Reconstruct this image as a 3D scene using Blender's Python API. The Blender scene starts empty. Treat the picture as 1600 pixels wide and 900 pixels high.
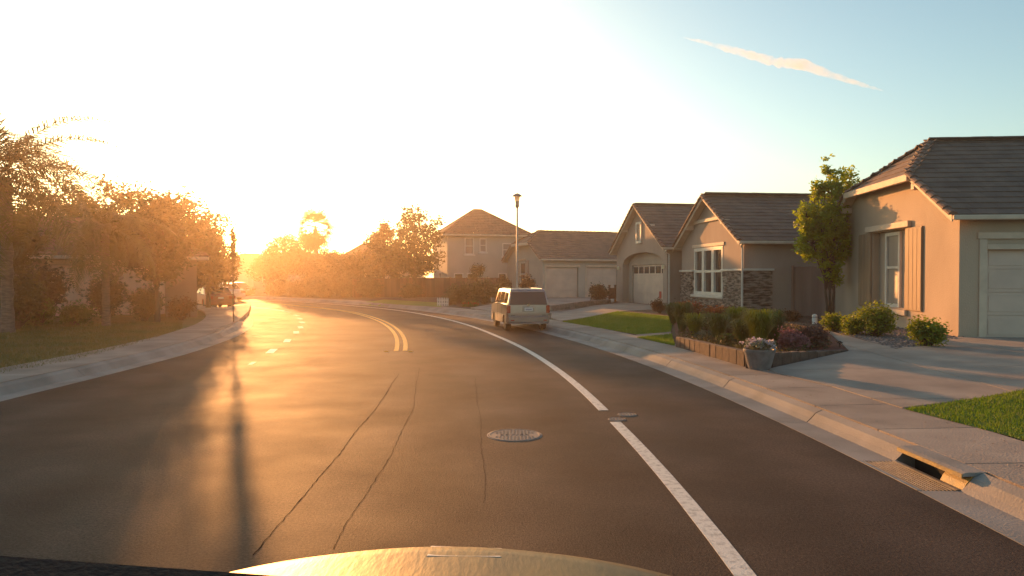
import bpy, bmesh, math, random
import numpy as np
from mathutils import Vector, Matrix, noise
R = math.radians
sc = bpy.context.scene
col = sc.collection
random.seed(7)
RNG = np.random.default_rng(7)

# ------------------------------------------------------------ camera
F = 1100.0; CX = 800.0; CAMZ = 2.0; PITCH = math.atan(18 / F)
cam = bpy.data.objects.new('camera', bpy.data.cameras.new('camera'))
col.objects.link(cam); sc.camera = cam
cam.location = (0, 0, CAMZ); cam.rotation_euler = (R(90) - PITCH, 0, 0)
cam.data.sensor_width = 36; cam.data.lens = 36 * F / 1600
cam.data.clip_start = .05; cam.data.clip_end = 20000

# ------------------------------------------------------------ sun and sky
SUN_AZ = math.atan((362 - 800) / F)          # seen a little left of the road
SUN_EL = R(8.0)
w = bpy.data.worlds.new('World'); sc.world = w; w.use_nodes = True
nt = w.node_tree; bg = nt.nodes['Background']
sky = nt.nodes.new('ShaderNodeTexSky'); sky.sky_type = 'NISHITA'; sky.sun_disc = False
sky.sun_elevation = SUN_EL; sky.sun_rotation = SUN_AZ
sky.air_density = 1.0; sky.dust_density = 1.6; sky.ozone_density = 1.6; sky.altitude = 50
tint = nt.nodes.new('ShaderNodeMix'); tint.data_type = 'RGBA'; tint.blend_type = 'MULTIPLY'; tint.inputs[0].default_value = 1; tint.inputs[7].default_value = (.98, 1.03, .92, 1)
nt.links.new(sky.outputs[0], tint.inputs[6]); nt.links.new(tint.outputs[2], bg.inputs[0]); bg.inputs[1].default_value = .12
sun = bpy.data.objects.new('sun', bpy.data.lights.new('sun', 'SUN')); col.objects.link(sun)
sun.data.energy = 4.2; sun.data.angle = R(.6); sun.data.color = (1.0, .41, .12)
sd = Vector((math.sin(SUN_AZ) * math.cos(SUN_EL), math.cos(SUN_AZ) * math.cos(SUN_EL), math.sin(SUN_EL)))
sun.rotation_euler = sd.to_track_quat('Z', 'Y').to_euler()
sc.view_settings.view_transform = 'Standard'; sc.view_settings.look = 'None'
sc.view_settings.exposure = 1.1; sc.view_settings.gamma = 1.0
sc.cycles.use_denoising = True
sc.cycles.max_bounces = 6; sc.cycles.transparent_max_bounces = 12; sc.cycles.volume_bounces = 1
HAZE = .0011; HAZE_G = .80

# ------------------------------------------------------------ materials
def new_mat(name):
    m = bpy.data.materials.new(name); m.use_nodes = True
    return m, m.node_tree, m.node_tree.nodes['Principled BSDF']

def mat(name, c, c2=None, rough=.8, scale=3.0, detail=4.0, bump=0.0, bscale=None, metal=0.0, spec=.5,
        randomize=0.0, stretch=None, coat=0.0, trans=None, ramp=(.35, .65)):
    """noise driven two colour material laid out in world metres"""
    m, t, b = new_mat(name)
    N, L = t.nodes, t.links
    b.inputs['Roughness'].default_value = rough; b.inputs['Metallic'].default_value = metal
    b.inputs['Specular IOR Level'].default_value = spec
    b.inputs['Coat Weight'].default_value = coat; b.inputs['Coat Roughness'].default_value = .06
    geo = N.new('ShaderNodeNewGeometry'); vec = geo.outputs['Position']
    if stretch:
        mp = N.new('ShaderNodeMapping'); mp.inputs['Scale'].default_value = stretch
        L.new(vec, mp.inputs[0]); vec = mp.outputs[0]
    out = None
    if c2 is None: c2 = tuple(x * .75 for x in c)
    nz = N.new('ShaderNodeTexNoise'); nz.inputs['Scale'].default_value = scale; nz.inputs['Detail'].default_value = detail
    L.new(vec, nz.inputs['Vector'])
    rp = N.new('ShaderNodeValToRGB'); rp.color_ramp.elements[0].position = ramp[0]; rp.color_ramp.elements[1].position = ramp[1]
    rp.color_ramp.elements[0].color = (*c, 1); rp.color_ramp.elements[1].color = (*c2, 1)
    L.new(nz.outputs[0], rp.inputs[0]); out = rp.outputs[0]
    if randomize:
        oi = N.new('ShaderNodeObjectInfo'); mr = N.new('ShaderNodeMapRange')
        mr.inputs[3].default_value = 1 - randomize; mr.inputs[4].default_value = 1 + randomize
        L.new(oi.outputs['Random'], mr.inputs[0])
        hs = N.new('ShaderNodeHueSaturation'); L.new(mr.outputs[0], hs.inputs['Value']); L.new(out, hs.inputs['Color']); out = hs.outputs[0]
    L.new(out, b.inputs['Base Color'])
    if bump:
        nb = N.new('ShaderNodeTexNoise'); nb.inputs['Scale'].default_value = bscale or scale * 8; nb.inputs['Detail'].default_value = 5
        L.new(vec, nb.inputs['Vector'])
        bp = N.new('ShaderNodeBump'); bp.inputs['Strength'].default_value = bump; bp.inputs['Distance'].default_value = .02
        L.new(nb.outputs[0], bp.inputs['Height']); L.new(bp.outputs[0], b.inputs['Normal'])
    if trans:
        tr = N.new('ShaderNodeBsdfTranslucent'); mx = N.new('ShaderNodeMixShader'); mx.inputs[0].default_value = trans
        hs2 = N.new('ShaderNodeHueSaturation'); hs2.inputs['Value'].default_value = 1.6; hs2.inputs['Saturation'].default_value = 1.1
        L.new(out, hs2.inputs['Color']); L.new(hs2.outputs[0], tr.inputs[0])
        L.new(b.outputs[0], mx.inputs[1]); L.new(tr.outputs[0], mx.inputs[2])
        L.new(mx.outputs[0], N['Material Output'].inputs[0])
    return m

def asphalt():
    m, t, b = new_mat('asphalt'); N, L = t.nodes, t.links
    geo = N.new('ShaderNodeNewGeometry'); pos = geo.outputs['Position']
    def nz(s, d=5, r=.5):
        n = N.new('ShaderNodeTexNoise'); n.inputs['Scale'].default_value = s; n.inputs['Detail'].default_value = d
        n.inputs['Roughness'].default_value = r; L.new(pos, n.inputs['Vector']); return n.outputs[0]
    # worn wheel tracks follow the lanes: distance from the centre of the bend
    sub = N.new('ShaderNodeVectorMath'); sub.operation = 'SUBTRACT'; sub.inputs[1].default_value = (-71.2, 5, 0); L.new(pos, sub.inputs[0])
    ln = N.new('ShaderNodeVectorMath'); ln.operation = 'LENGTH'; L.new(sub.outputs[0], ln.inputs[0])
    wob = N.new('ShaderNodeMath'); wob.operation = 'MULTIPLY_ADD'; wob.inputs[1].default_value = .35
    L.new(nz(.5, 2), wob.inputs[0]); L.new(ln.outputs['Value'], wob.inputs[2])
    ms = N.new('ShaderNodeMath'); ms.operation = 'MULTIPLY'; ms.inputs[1].default_value = 2 * math.pi / 1.65; L.new(wob.outputs[0], ms.inputs[0])
    si = N.new('ShaderNodeMath'); si.operation = 'SINE'; L.new(ms.outputs[0], si.inputs[0])
    mr = N.new('ShaderNodeMapRange'); mr.inputs[1].default_value = -1; mr.inputs[2].default_value = 1; mr.inputs[3].default_value = .78; mr.inputs[4].default_value = 1.18
    L.new(si.outputs[0], mr.inputs[0])
    rp = N.new('ShaderNodeValToRGB'); rp.color_ramp.elements[0].position = .36; rp.color_ramp.elements[1].position = .64
    rp.color_ramp.elements[0].color = (.026, .019, .016, 1); rp.color_ramp.elements[1].color = (.062, .046, .037, 1)
    L.new(nz(.45, 8, .6), rp.inputs[0])
    r2 = N.new('ShaderNodeValToRGB'); r2.color_ramp.elements[0].position = .32; r2.color_ramp.elements[1].position = .7
    r2.color_ramp.elements[0].color = (.45, .45, .45, 1); r2.color_ramp.elements[1].color = (1.9, 1.8, 1.7, 1)
    L.new(nz(38, 4, .8), r2.inputs[0])
    mx = N.new('ShaderNodeMix'); mx.data_type = 'RGBA'; mx.blend_type = 'MULTIPLY'; mx.inputs[0].default_value = 1
    L.new(rp.outputs[0], mx.inputs[6]); L.new(r2.outputs[0], mx.inputs[7])
    m2 = N.new('ShaderNodeMix'); m2.data_type = 'RGBA'; m2.blend_type = 'MULTIPLY'; m2.inputs[0].default_value = 1
    L.new(mx.outputs[2], m2.inputs[6]); L.new(mr.outputs[0], m2.inputs[7]); L.new(m2.outputs[2], b.inputs['Base Color'])
    rr = N.new('ShaderNodeMapRange'); rr.inputs[3].default_value = .62; rr.inputs[4].default_value = .86; L.new(nz(.8, 6), rr.inputs[0])
    L.new(rr.outputs[0], b.inputs['Roughness'])
    b.inputs['Specular IOR Level'].default_value = .13
    bp = N.new('ShaderNodeBump'); bp.inputs['Strength'].default_value = .7; bp.inputs['Distance'].default_value = .012
    L.new(nz(60, 4, .65), bp.inputs['Height']); L.new(bp.outputs[0], b.inputs['Normal'])
    return m

M = dict(
    asphalt=asphalt(),
    concrete=mat('concrete', (.37, .30, .24), (.21, .17, .14), .85, 1.1, 10, .5, 40, randomize=.10, ramp=(.3, .72)),
    gutter=mat('gutter_concrete', (.30, .27, .24), (.19, .175, .155), .8, 1.1, 8, .3, 40, randomize=.05),
    white_paint=mat('road_paint_white', (.70, .66, .58), (.30, .27, .235), .7, 16, 9, .4, 60, ramp=(.48, .78)),
    yellow_paint=mat('road_paint_yellow', (.72, .40, .05), (.28, .17, .05), .7, 14, 9, .4, 60, ramp=(.46, .74)),
    crack=mat('crack_sealant', (.014, .011, .009), (.026, .02, .017), 1.0, 20, spec=0),
    grass=mat('grass', (.12, .20, .015), (.16, .22, .025), .7, .9, 5, .5, 60, trans=.3),
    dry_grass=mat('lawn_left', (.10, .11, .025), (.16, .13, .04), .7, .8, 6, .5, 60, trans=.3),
    soil=mat('soil', (.105, .066, .042), (.06, .04, .028), .95, 5, 8, .8, 30),
    mulch=mat('mulch', (.16, .045, .03), (.07, .03, .02), .95, 14, 8, 1.0, 50),
    gravel=mat('gravel', (.30, .25, .22), (.15, .13, .12), .9, 12, 6, .8, 40, randomize=.3),
    stucco=mat('stucco_cream', (.51, .385, .275), (.40, .30, .215), .9, .8, 9, .5, 45, stretch=(1, 1, .5), ramp=(.3, .75)),
    stucco_grey=mat('stucco_taupe', (.39, .305, .25), (.29, .225, .185), .9, .8, 9, .5, 45, stretch=(1, 1, .5), ramp=(.3, .75)),
    stucco_pale=mat('stucco_pale', (.42, .40, .34), (.36, .34, .29), .9, .6, 6, .3, 60),
    stucco_far=mat('stucco_far', (.44, .36, .28), (.36, .29, .23), .9, .6, 6, .3, 60),
    stucco_brown=mat('stucco_brown', (.26, .17, .125), (.20, .13, .10), .9, .7, 6, .3, 60),
    trim=mat('trim_cream', (.64, .50, .37), (.54, .42, .31), .7, 3, 5, .1),
    trim_white=mat('trim_white', (.66, .62, .54), (.58, .54, .46), .6, 3, 5, .1),
    shutter=mat('shutter_tan', (.33, .215, .13), (.25, .165, .10), .7, 3, 5, .2, 30, stretch=(1, 1, .2)),
    door=mat('garage_door', (.66, .49, .38), (.57, .42, .33), .55, 1.5, 5, .08),
    tile=mat('roof_tile', (.20, .132, .096), (.135, .09, .068), .85, 1.6, 5, .5, 35, randomize=.10),
    tile_red=mat('roof_tile_reddish', (.21, .115, .085), (.14, .08, .062), .85, 1.8, 6, .5, 35, randomize=.16),
    tile_edge=mat('rake_tile', (.27, .15, .10), (.17, .10, .07), .8, 6, 6, .4, 35, randomize=.25),
    stone=mat('ledge_stone', (.34, .29, .24), (.06, .052, .048), .9, 3.0, 2, .8, 40, stretch=(1, 1, 4.5), ramp=(.38, .6)),
    wood=mat('fence_wood', (.17, .075, .05), (.10, .048, .035), .85, 2.5, 6, .4, 20, stretch=(1, 1, .12), randomize=.15),
    wood_tan=mat('side_gate_wood', (.30, .19, .15), (.24, .15, .12), .85, 2.5, 6, .3, 20, stretch=(1, 1, .12), randomize=.08),
    picket=mat('picket_paint', (.75, .72, .66), (.6, .57, .5), .6, 5),
    glass=mat('window_glass', (.035, .035, .035), (.06, .05, .045), .06, 1.2, 2, spec=.9),
    curtain=mat('window_blind', (.30, .26, .22), (.22, .19, .165), .5, 1.5, 2, stretch=(1, 1, .05)),
    dark=mat('dark_recess', (.012, .011, .010), None, .9),
    black=mat('black_rubber', (.015, .014, .013), None, .75, 30, bump=.2),
    plastic=mat('black_plastic', (.022, .013, .012), (.03, .016, .014), .85, 30, bump=.4, bscale=120, spec=.2),
    steel=mat('galvanised_steel', (.35, .33, .30), (.25, .235, .21), .45, 12, 4, .1, metal=.7),
    iron=mat('cast_iron', (.24, .20, .17), (.17, .14, .12), .7, 30, 5, .4, 90, metal=.1),
    bark=mat('bark', (.13, .085, .055), (.06, .042, .03), .95, 8, 8, 1, 30, stretch=(1, 1, .3)),
    palm_bark=mat('palm_bark', (.22, .16, .12), (.12, .09, .07), .95, 10, 6, 1, 30, stretch=(.5, .5, 2.5)),
    silver=mat('car_paint_silver', (.26, .225, .21), (.24, .205, .19), .32, 3, 2, metal=.75, coat=.8),
    white_car=mat('car_paint_pale', (.6, .57, .52), (.58, .55, .5), .3, 3, 2, metal=.1, coat=.8),
    dark_car=mat('car_paint_dark', (.05, .04, .04), None, .3, 3, 2, metal=.3, coat=.8),
    red_car=mat('car_paint_red', (.30, .06, .04), None, .3, 3, 2, metal=.3, coat=.8),
    hood=mat('car_paint_gold', (.19, .12, .035), (.09, .058, .02), .5, 7, 8, .10, 60, metal=.9, coat=.05, ramp=(.3, .7), stretch=(1, .25, 1)),
    car_glass=mat('car_glass', (.018, .017, .017), None, .08, 2, spec=.35),
    tail=mat('tail_lamp', (.35, .02, .015), (.28, .015, .01), .2, 8, coat=1),
    amber=mat('amber_lens', (.7, .25, .03), None, .2, 8, coat=1),
    chrome=mat('chrome', (.75, .72, .68), None, .15, 3, metal=1),
    plate=mat('licence_plate', (.75, .74, .70), (.62, .6, .58), .5, 25),
    plate_text=mat('plate_text', (.05, .05, .12), None, .5),
    lens=mat('lamp_lens', (.8, .75, .62), None, .3, 3, trans=.5),
    pot=mat('glazed_pot', (.20, .185, .18), (.13, .12, .12), .5, 9, 5, .3, 30),
    block=mat('planter_block', (.125, .08, .058), (.07, .05, .04), .9, 7, 6, .7, 35, randomize=.2),
    block_grey=mat('retaining_block', (.25, .215, .18), (.17, .15, .125), .9, 7, 6, .7, 35, randomize=.15),
    sign_red=mat('red_sign', (.55, .04, .03), None, .5),
    yellow_edge=mat('drain_yellow', (.42, .27, .07), (.26, .19, .09), .6, 9, 5, .3),
)
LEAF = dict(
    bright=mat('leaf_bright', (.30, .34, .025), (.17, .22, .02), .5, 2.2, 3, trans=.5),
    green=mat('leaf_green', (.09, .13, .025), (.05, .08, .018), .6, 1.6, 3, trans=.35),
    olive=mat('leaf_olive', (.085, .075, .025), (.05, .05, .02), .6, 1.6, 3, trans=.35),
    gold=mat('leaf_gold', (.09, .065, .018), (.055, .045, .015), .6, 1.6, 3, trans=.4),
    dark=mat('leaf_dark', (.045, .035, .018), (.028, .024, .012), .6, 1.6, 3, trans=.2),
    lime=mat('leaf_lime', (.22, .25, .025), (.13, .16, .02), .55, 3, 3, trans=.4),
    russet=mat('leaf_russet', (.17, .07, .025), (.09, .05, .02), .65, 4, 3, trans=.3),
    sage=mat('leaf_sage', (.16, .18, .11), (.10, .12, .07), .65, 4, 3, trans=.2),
    pink=mat('petal_pink', (.32, .14, .15), (.18, .08, .08), .6, 8, 3, trans=.3),
    purple=mat('leaf_purple', (.14, .065, .055), (.08, .045, .035), .6, 5, 3, trans=.3),
    lilac=mat('petal_lilac', (.42, .36, .45), (.5, .46, .45), .6, 8, 3, trans=.3),
    red=mat('petal_red', (.42, .03, .03), (.3, .03, .03), .6, 8, 3, trans=.3),
    palm=mat('leaf_palm', (.10, .10, .03), (.07, .07, .02), .5, 2, 3, trans=.35),
)

# ------------------------------------------------------------ building helpers
def tag(o, label=None, cat=None, group=None, kind=None):
    if label: o['label'] = label
    if cat: o['category'] = cat
    if group: o['group'] = group
    if kind: o['kind'] = kind
    return o

def thing(name, label, cat, loc=(0, 0, 0), rz=0.0, group=None):
    o = bpy.data.objects.new(name, None); col.objects.link(o)
    o.location = loc; o.rotation_euler = (0, 0, rz); o.empty_display_size = .2
    return tag(o, label, cat, group)

class MB:
    """collects shapes; every shape goes through the current matrix"""
    def __init__(s, mtx=None): s.v = []; s.f = []; s.fm = []; s.M = mtx or Matrix.Identity(4)
    def add(s, vs, fs, mi=0):
        n = len(s.v); s.v += [tuple(s.M @ Vector(p)) for p in vs]
        s.f += [tuple(n + i for i in f) for f in fs]; s.fm += [mi] * len(fs); return s
    def box(s, x0, x1, y0, y1, z0, z1, mi=0):
        vs = [(x, y, z) for z in (z0, z1) for y in (y0, y1) for x in (x0, x1)]
        return s.add(vs, [(0, 2, 3, 1), (4, 5, 7, 6), (0, 1, 5, 4), (2, 6, 7, 3), (0, 4, 6, 2), (1, 3, 7, 5)], mi)
    def prism(s, a, b, mi=0):
        """two matching loops joined and capped"""
        n = len(a)
        return s.add(list(a) + list(b), [tuple(range(n))[::-1], tuple(range(n, 2 * n))] + [(i, (i + 1) % n, n + (i + 1) % n, n + i) for i in range(n)], mi)
    def loft(s, rings, cap=True, closed=True, mi=0):
        n = len(rings[0]); fs = []
        for k in range(len(rings) - 1):
            for i in range(n if closed else n - 1):
                j = (i + 1) % n; fs.append((k * n + i, k * n + j, (k + 1) * n + j, (k + 1) * n + i))
        if cap and closed:
            fs += [tuple(range(n))[::-1], tuple((len(rings) - 1) * n + i for i in range(n))]
        return s.add([p for r in rings for p in r], fs, mi)
    def tube(s, pts, radii, n=8, mi=0, cap=True):
        pts = [Vector(p) for p in pts]
        if not hasattr(radii, '__len__'): radii = [radii] * len(pts)
        rings = []; ref = None
        for i, p in enumerate(pts):
            d = (pts[min(i + 1, len(pts) - 1)] - pts[max(i - 1, 0)]).normalized()
            if ref is None: ref = d.orthogonal().normalized()
            ref = (ref - d * ref.dot(d)).normalized(); q = d.cross(ref)
            rings.append([p + (ref * math.cos(2 * math.pi * k / n) + q * math.sin(2 * math.pi * k / n)) * radii[i] for k in range(n)])
        return s.loft(rings, cap, True, mi)
    def lathe(s, prof, n=20, c=(0, 0, 0), mi=0):
        rings = [[(c[0] + r * math.cos(2 * math.pi * k / n), c[1] + r * math.sin(2 * math.pi * k / n), c[2] + z) for k in range(n)] for r, z in prof]
        return s.loft(rings, True, True, mi)
    def build(s, name, m, parent=None, smooth=False, bevel=0.0, seg=1, label=None, kind=None):
        me = bpy.data.meshes.new(name); me.from_pydata(s.v, [], s.f)
        for x in (m if isinstance(m, (list, tuple)) else [m]): me.materials.append(x)
        me.polygons.foreach_set('material_index', s.fm)
        bm = bmesh.new(); bm.from_mesh(me)
        bmesh.ops.recalc_face_normals(bm, faces=bm.faces)
        if bevel:
            es = [e for e in bm.edges if len(e.link_faces) == 2 and e.calc_face_angle(0) > .45]
            bmesh.ops.bevel(bm, geom=es, offset=bevel, segments=seg, affect='EDGES', profile=.7)
        bm.to_mesh(me); bm.free()
        if smooth:
            me.polygons.foreach_set('use_smooth', [True] * len(me.polygons)); me.set_sharp_from_angle(angle=R(38))
        o = bpy.data.objects.new(name, me); col.objects.link(o)
        if parent is not None: o.parent = parent
        if label: o['label'] = label
        if kind: o['kind'] = kind
        return o

def inst(name, mesh, parent, mtx):
    o = bpy.data.objects.new(name, mesh); col.objects.link(o); o.parent = parent; o.matrix_local = mtx; return o

def copy_tree(o, parent=None):
    c = o.copy(); col.objects.link(c)
    if parent is not None: c.parent = parent
    for ch in list(o.children): copy_tree(ch, c)
    return c

def np_mesh(name, verts, quads, m, parent=None, nv=4, kind=None):
    me = bpy.data.meshes.new(name); nf = len(quads)
    me.vertices.add(len(verts)); me.vertices.foreach_set('co', verts.astype(np.float32).ravel())
    me.loops.add(nf * nv); me.loops.foreach_set('vertex_index', quads.astype(np.int32).ravel())
    me.polygons.add(nf); me.polygons.foreach_set('loop_start', np.arange(nf, dtype=np.int32) * nv)
    me.polygons.foreach_set('loop_total', np.full(nf, nv, dtype=np.int32))
    me.materials.append(m); me.update(calc_edges=True)
    o = bpy.data.objects.new(name, me); col.objects.link(o)
    if parent is not None: o.parent = parent
    if kind: o['kind'] = kind
    return o

# ------------------------------------------------------------ the bend and the lie of the land
CC = (-71.2, 5.0)                       # centre of the bend
def pol(r, th, z=0.0): return (CC[0] + r * math.cos(th), CC[1] + r * math.sin(th), z)
OFF = ([-60, -10, 0, 6, 9, 12, 16, 20, 25, 32, 50], [-2.6, -2.1, -1.7, -1.25, -.85, -.4, .05, .4, .7, 1.1, 1.4])   # the left kerb is not quite concentric
def off(th): return float(np.interp(math.degrees(th), *OFF))
def rad(x, y):
    r = math.hypot(x - CC[0], y - CC[1]); return r if r > 66.5 else r - off(math.atan2(y - CC[1], x - CC[0]))
def polL(r, th, z=0.0): return pol(r + off(th), th, z)
def polE(r, th, z=0.0): return pol(r + float(np.interp(math.degrees(th), (-8, 4, 9, 15, 21.5, 29.4, 60), (-.33, -.31, -.18, .02, .5, 1.0, 1.1))), th, z)
def polY(r, th, z=0.0): return pol(r + float(np.interp(math.degrees(th), (11, 19, 29, 60), (-.28, .4, 1.25, 1.3))), th, z)
def smooth(t): t = max(0, min(1, t)); return t * t * (3 - 2 * t)
RO, RI = 75.0, 64.6                     # outer and inner edges of the asphalt
SWO, SWI = 76.9, 62.6                  # backs of the two sidewalks
def gz(x, y):
    r = rad(x, y)
    if r > SWO: return .17 + .2 * smooth((r - SWO) / 6)
    if r < SWI: return .17 + .15 * smooth((SWI - r) / 6)
    return .17 if (r > 75.6 or r < 64.0) else 0.0
def ray(px, py):
    a, b = (px - CX) / F, (450 - py) / F
    return Vector((a, math.cos(PITCH) + b * math.sin(PITCH), -math.sin(PITCH) + b * math.cos(PITCH)))
def G(px, py, z=None):
    """ground point seen at photograph pixel px, py"""
    d = ray(px, py); zz = .2 if z is None else z
    for _ in range(12):
        t = (zz - CAMZ) / d.z; x, y = d.x * t, d.y * t
        if z is None: zz = zz * .5 + gz(x, y) * .5
        else: break
    return (x, y)
def yof(px, Y, z=None): return ((px - CX) / F * Y, Y)   # a point at depth Y under pixel column px

# ------------------------------------------------------------ ground, road, kerbs, pavements
def sheet(name, r0, r1, nr, t0, t1, nt_, zf, m, kind='structure'):
    vs = []; fs = []
    for i in range(nr + 1):
        for j in range(nt_ + 1):
            th = t0 + (t1 - t0) * j / nt_; o0 = off(th) if r0 < 65 else 0; o1 = off(th) if r1 < 65 else 0; r = r0 + (r1 - r0) * i / nr; x, y, _ = pol(r0 + o0 + (r1 + o1 - r0 - o0) * i / nr, th); vs.append((x, y, zf(x, y, r)))
    for i in range(nr):
        for j in range(nt_):
            a = i * (nt_ + 1) + j; fs.append((a, a + 1, a + nt_ + 2, a + nt_ + 1))
    mb = MB(); mb.add(vs, fs); return tag(mb.build(name, m), kind=kind)
g = MB(); g.add([(-1400, -1400, -.3), (1400, -1400, -.3), (1400, 1400, -.3), (-1400, 1400, -.3)], [(0, 1, 2, 3)])
tag(g.build('ground', M['soil']), kind='structure')
T0, T1 = R(-40), R(95)
sheet('road', RI - .05, RO + .02, 14, T0, T1, 200, lambda x, y, r: .06 * (1 - ((r - 69.8) / 5.2) ** 2) * 0, M['asphalt'])
sheet('terrain', SWO - .02, 140, 60, T0, T1, 200, lambda x, y, r: gz(x, y) - .02 if r > SWO else .1, M['soil'])
sheet('terrain', 4, SWI + .02, 60, T0, T1, 200, lambda x, y, r: gz(x, y) - .02 if r < SWI else .1, M['dry_grass'])

def ring_piece(prof, t0, t1, n=2, left=False):
    """profile loop (r, z) swept between two angles"""
    return [[(left if callable(left) else polL if left else pol)(r, t0 + (t1 - t0) * k / n, z) for r, z in prof] for k in range(n + 1)]
def kerb_run(name, prof, ta, tb, rr, step, m, parent, skip=(), left=False):
    n = int((tb - ta) * rr / step); dt = (tb - ta) / n; gp = .012 / rr
    for i in range(n):
        a, b = ta + i * dt, ta + (i + 1) * dt
        for s0, s1 in skip:
            if a < s1 and b > s0:
                if a < s0: b = s0
                elif b > s1: a = s1
                else: a = b
        if b - a < 2 * gp: continue
        mb = MB(); mb.loft(ring_piece(prof, a + gp, b - gp, 3, left)); mb.build(name, m, parent)
TG0, TG1 = math.atan2(6.55 - 5, 75.3), math.atan2(7.6 - 5, 75.3)      # where the storm drain sits
def struct_empty(name): return tag(bpy.data.objects.new(name, None), kind='structure')
kerb = tag(thing('kerb', None, None), kind='structure')
outer = [(75.0, -.2), (75.0, .004), (75.40, -.004), (75.46, .05), (75.52, .12), (75.62, .165), (75.66, -.2)]
kerb_run('kerb_segment', outer, R(-8), R(52), 75.3, 3.0, M['gutter'], kerb, skip=[(TG0, TG1)])
inner = [(64.6, -.2), (64.6, .004), (64.2, -.004), (64.14, .05), (64.08, .12), (63.98, .165), (63.94, -.2)]
kerb_run('kerb_segment', inner, R(-8), R(60), 64.3, 3.0, M['gutter'], kerb, left=True)
side = tag(thing('pavement', None, None), kind='structure')
kerb_run('slab', [(75.67, -.1), (75.67, .168), (SWO, .178), (SWO, -.1)], R(-8), R(52), 76.2, 1.55, M['concrete'], side)
kerb_run('slab', [(63.93, -.1), (63.93, .168), (SWI, .178), (SWI, -.1)], R(-8), R(60), 63.0, 1.55, M['concrete'], side, left=True)
far_k = MB()
for prof, a, b in ((outer, 52, 94), (inner, 60, 94)):
    far_k.loft(ring_piece(prof, R(a), R(b), 60, prof is inner))
far_k.build('kerb_segment', M['gutter'], kerb)

# storm drain: grate in the gutter and an opening in the kerb
sdn = thing('storm_drain', 'metal storm drain grate in the gutter with yellow edged kerb opening', 'drain', pol(75.35, (TG0 + TG1) / 2))
bp0 = Vector(sdn.location)
def loc_ring(prof, a, b, n=3): return [[tuple(Vector(p) - bp0) for p in r] for r in ring_piece(prof, a, b, n)]
mb = MB(); mb.loft(loc_ring([(75.0, -.6), (75.66, -.6), (75.66, -.5), (75.0, -.5)], TG0, TG1)); mb.build('pit_floor', M['dark'], sdn)
mb = MB(); mb.loft(loc_ring([(75.62, -.5), (75.66, -.5), (75.66, .1), (75.62, .1)], TG0, TG1)); mb.build('pit_wall', M['dark'], sdn)
mb = MB(); mb.loft(loc_ring([(75.0, -.5), (75.03, -.5), (75.03, .0), (75.0, .0)], TG0, TG1)); mb.build('pit_wall', M['dark'], sdn)
mb = MB(); mb.loft(loc_ring([(75.43, .125), (75.66, .135), (75.66, .168), (75.47, .166), (75.43, .155)], TG0, TG1)); mb.build('inlet_lid', M['gutter'], sdn)
mb = MB(); mb.loft(loc_ring([(75.418, .112), (75.428, .112), (75.428, .15), (75.418, .15)], TG0, TG1))
mb.loft(loc_ring([(75.40, -.06), (75.6, -.06), (75.6, .126), (75.525, .126), (75.465, .06)], TG0, TG0 + .34 / 75.4, 1)); mb.build('yellow_strip', M['yellow_edge'], sdn)  # yellow strip under the lid and yellow block at one end
nb = 9
mb = MB(); mb.loft(loc_ring([(75.0, -.03), (75.04, -.03), (75.04, .006), (75.0, .006)], TG0, TG1)); mb.loft(loc_ring([(75.38, -.03), (75.42, -.03), (75.42, .006), (75.38, .006)], TG0, TG1)); mb.build('grate_frame', M['steel'], sdn)
for k in range(nb):
    r = 75.055 + k * (.31 / (nb - 1)); mb = MB(); mb.loft(loc_ring([(r, -.008), (r + .012, -.008), (r + .012, .004), (r, .004)], TG0, TG1)); mb.build('grate_bar', M['steel'], sdn)

# road paint
def paint(name, label, rs, spans, m, z=.004, cat='road marking', grp=None, th=.002, fn=False):
    for a, b in spans:
        mb = MB(); n = max(2, int(abs(b - a) * 70 / .8))
        for r0, r1 in rs: mb.loft(ring_piece([(r0, z - .002), (r1, z - .002), (r1, z + th), (r0, z + th)], a, b, n, fn))
        tag(mb.build(name, m), label, cat, grp)
def thY(r, Y): return math.asin((Y - 5) / r)
paint('edge_line', 'near length of the white edge line ending before the small road cover', [(73.0, 73.15)], [(R(-8), thY(73.1, 9.65))], M['white_paint'], fn=polE)
paint('edge_line', 'long curved white edge line running past the silver van', [(73.0, 73.15)], [(thY(73.1, 10.5), R(60))], M['white_paint'], fn=polE)
for r0, lab in ((69.66, 'left stripe of the double yellow centre line'), (69.9, 'right stripe of the double yellow centre line')):
    paint('centre_line', lab, [(r0, r0 + .125)], [(thY(69.8, 18.9), R(60))], M['yellow_paint'], fn=polY)
dl = ['wide white dash nearest the camera in the dashed lane line', 'second nearest white dash in the dashed lane line', 'third nearest white dash in the dashed lane line', 'fourth nearest white dash in the dashed lane line', 'fifth nearest white dash in the dashed lane line',
      'sixth white dash in the dashed lane line counted from the camera', 'seventh white dash, just before the solid stretch of lane line begins']
for i, (px, py) in enumerate([(424.6, 548.7), (449, 532.5), (463, 519.5), (469.6, 511.5), (472, 504), (468.5, 498), (463, 493)]):
    x, y = G(px, py, 0); r = math.hypot(x + 71.2, y - 5); th = math.asin((y - 5) / r); ln = .55 / r
    paint('lane_dash', dl[i], [(r - .1, r + .1)], [(th - ln, th + ln)], M['white_paint'], grp='dashes of the white lane line')
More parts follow.
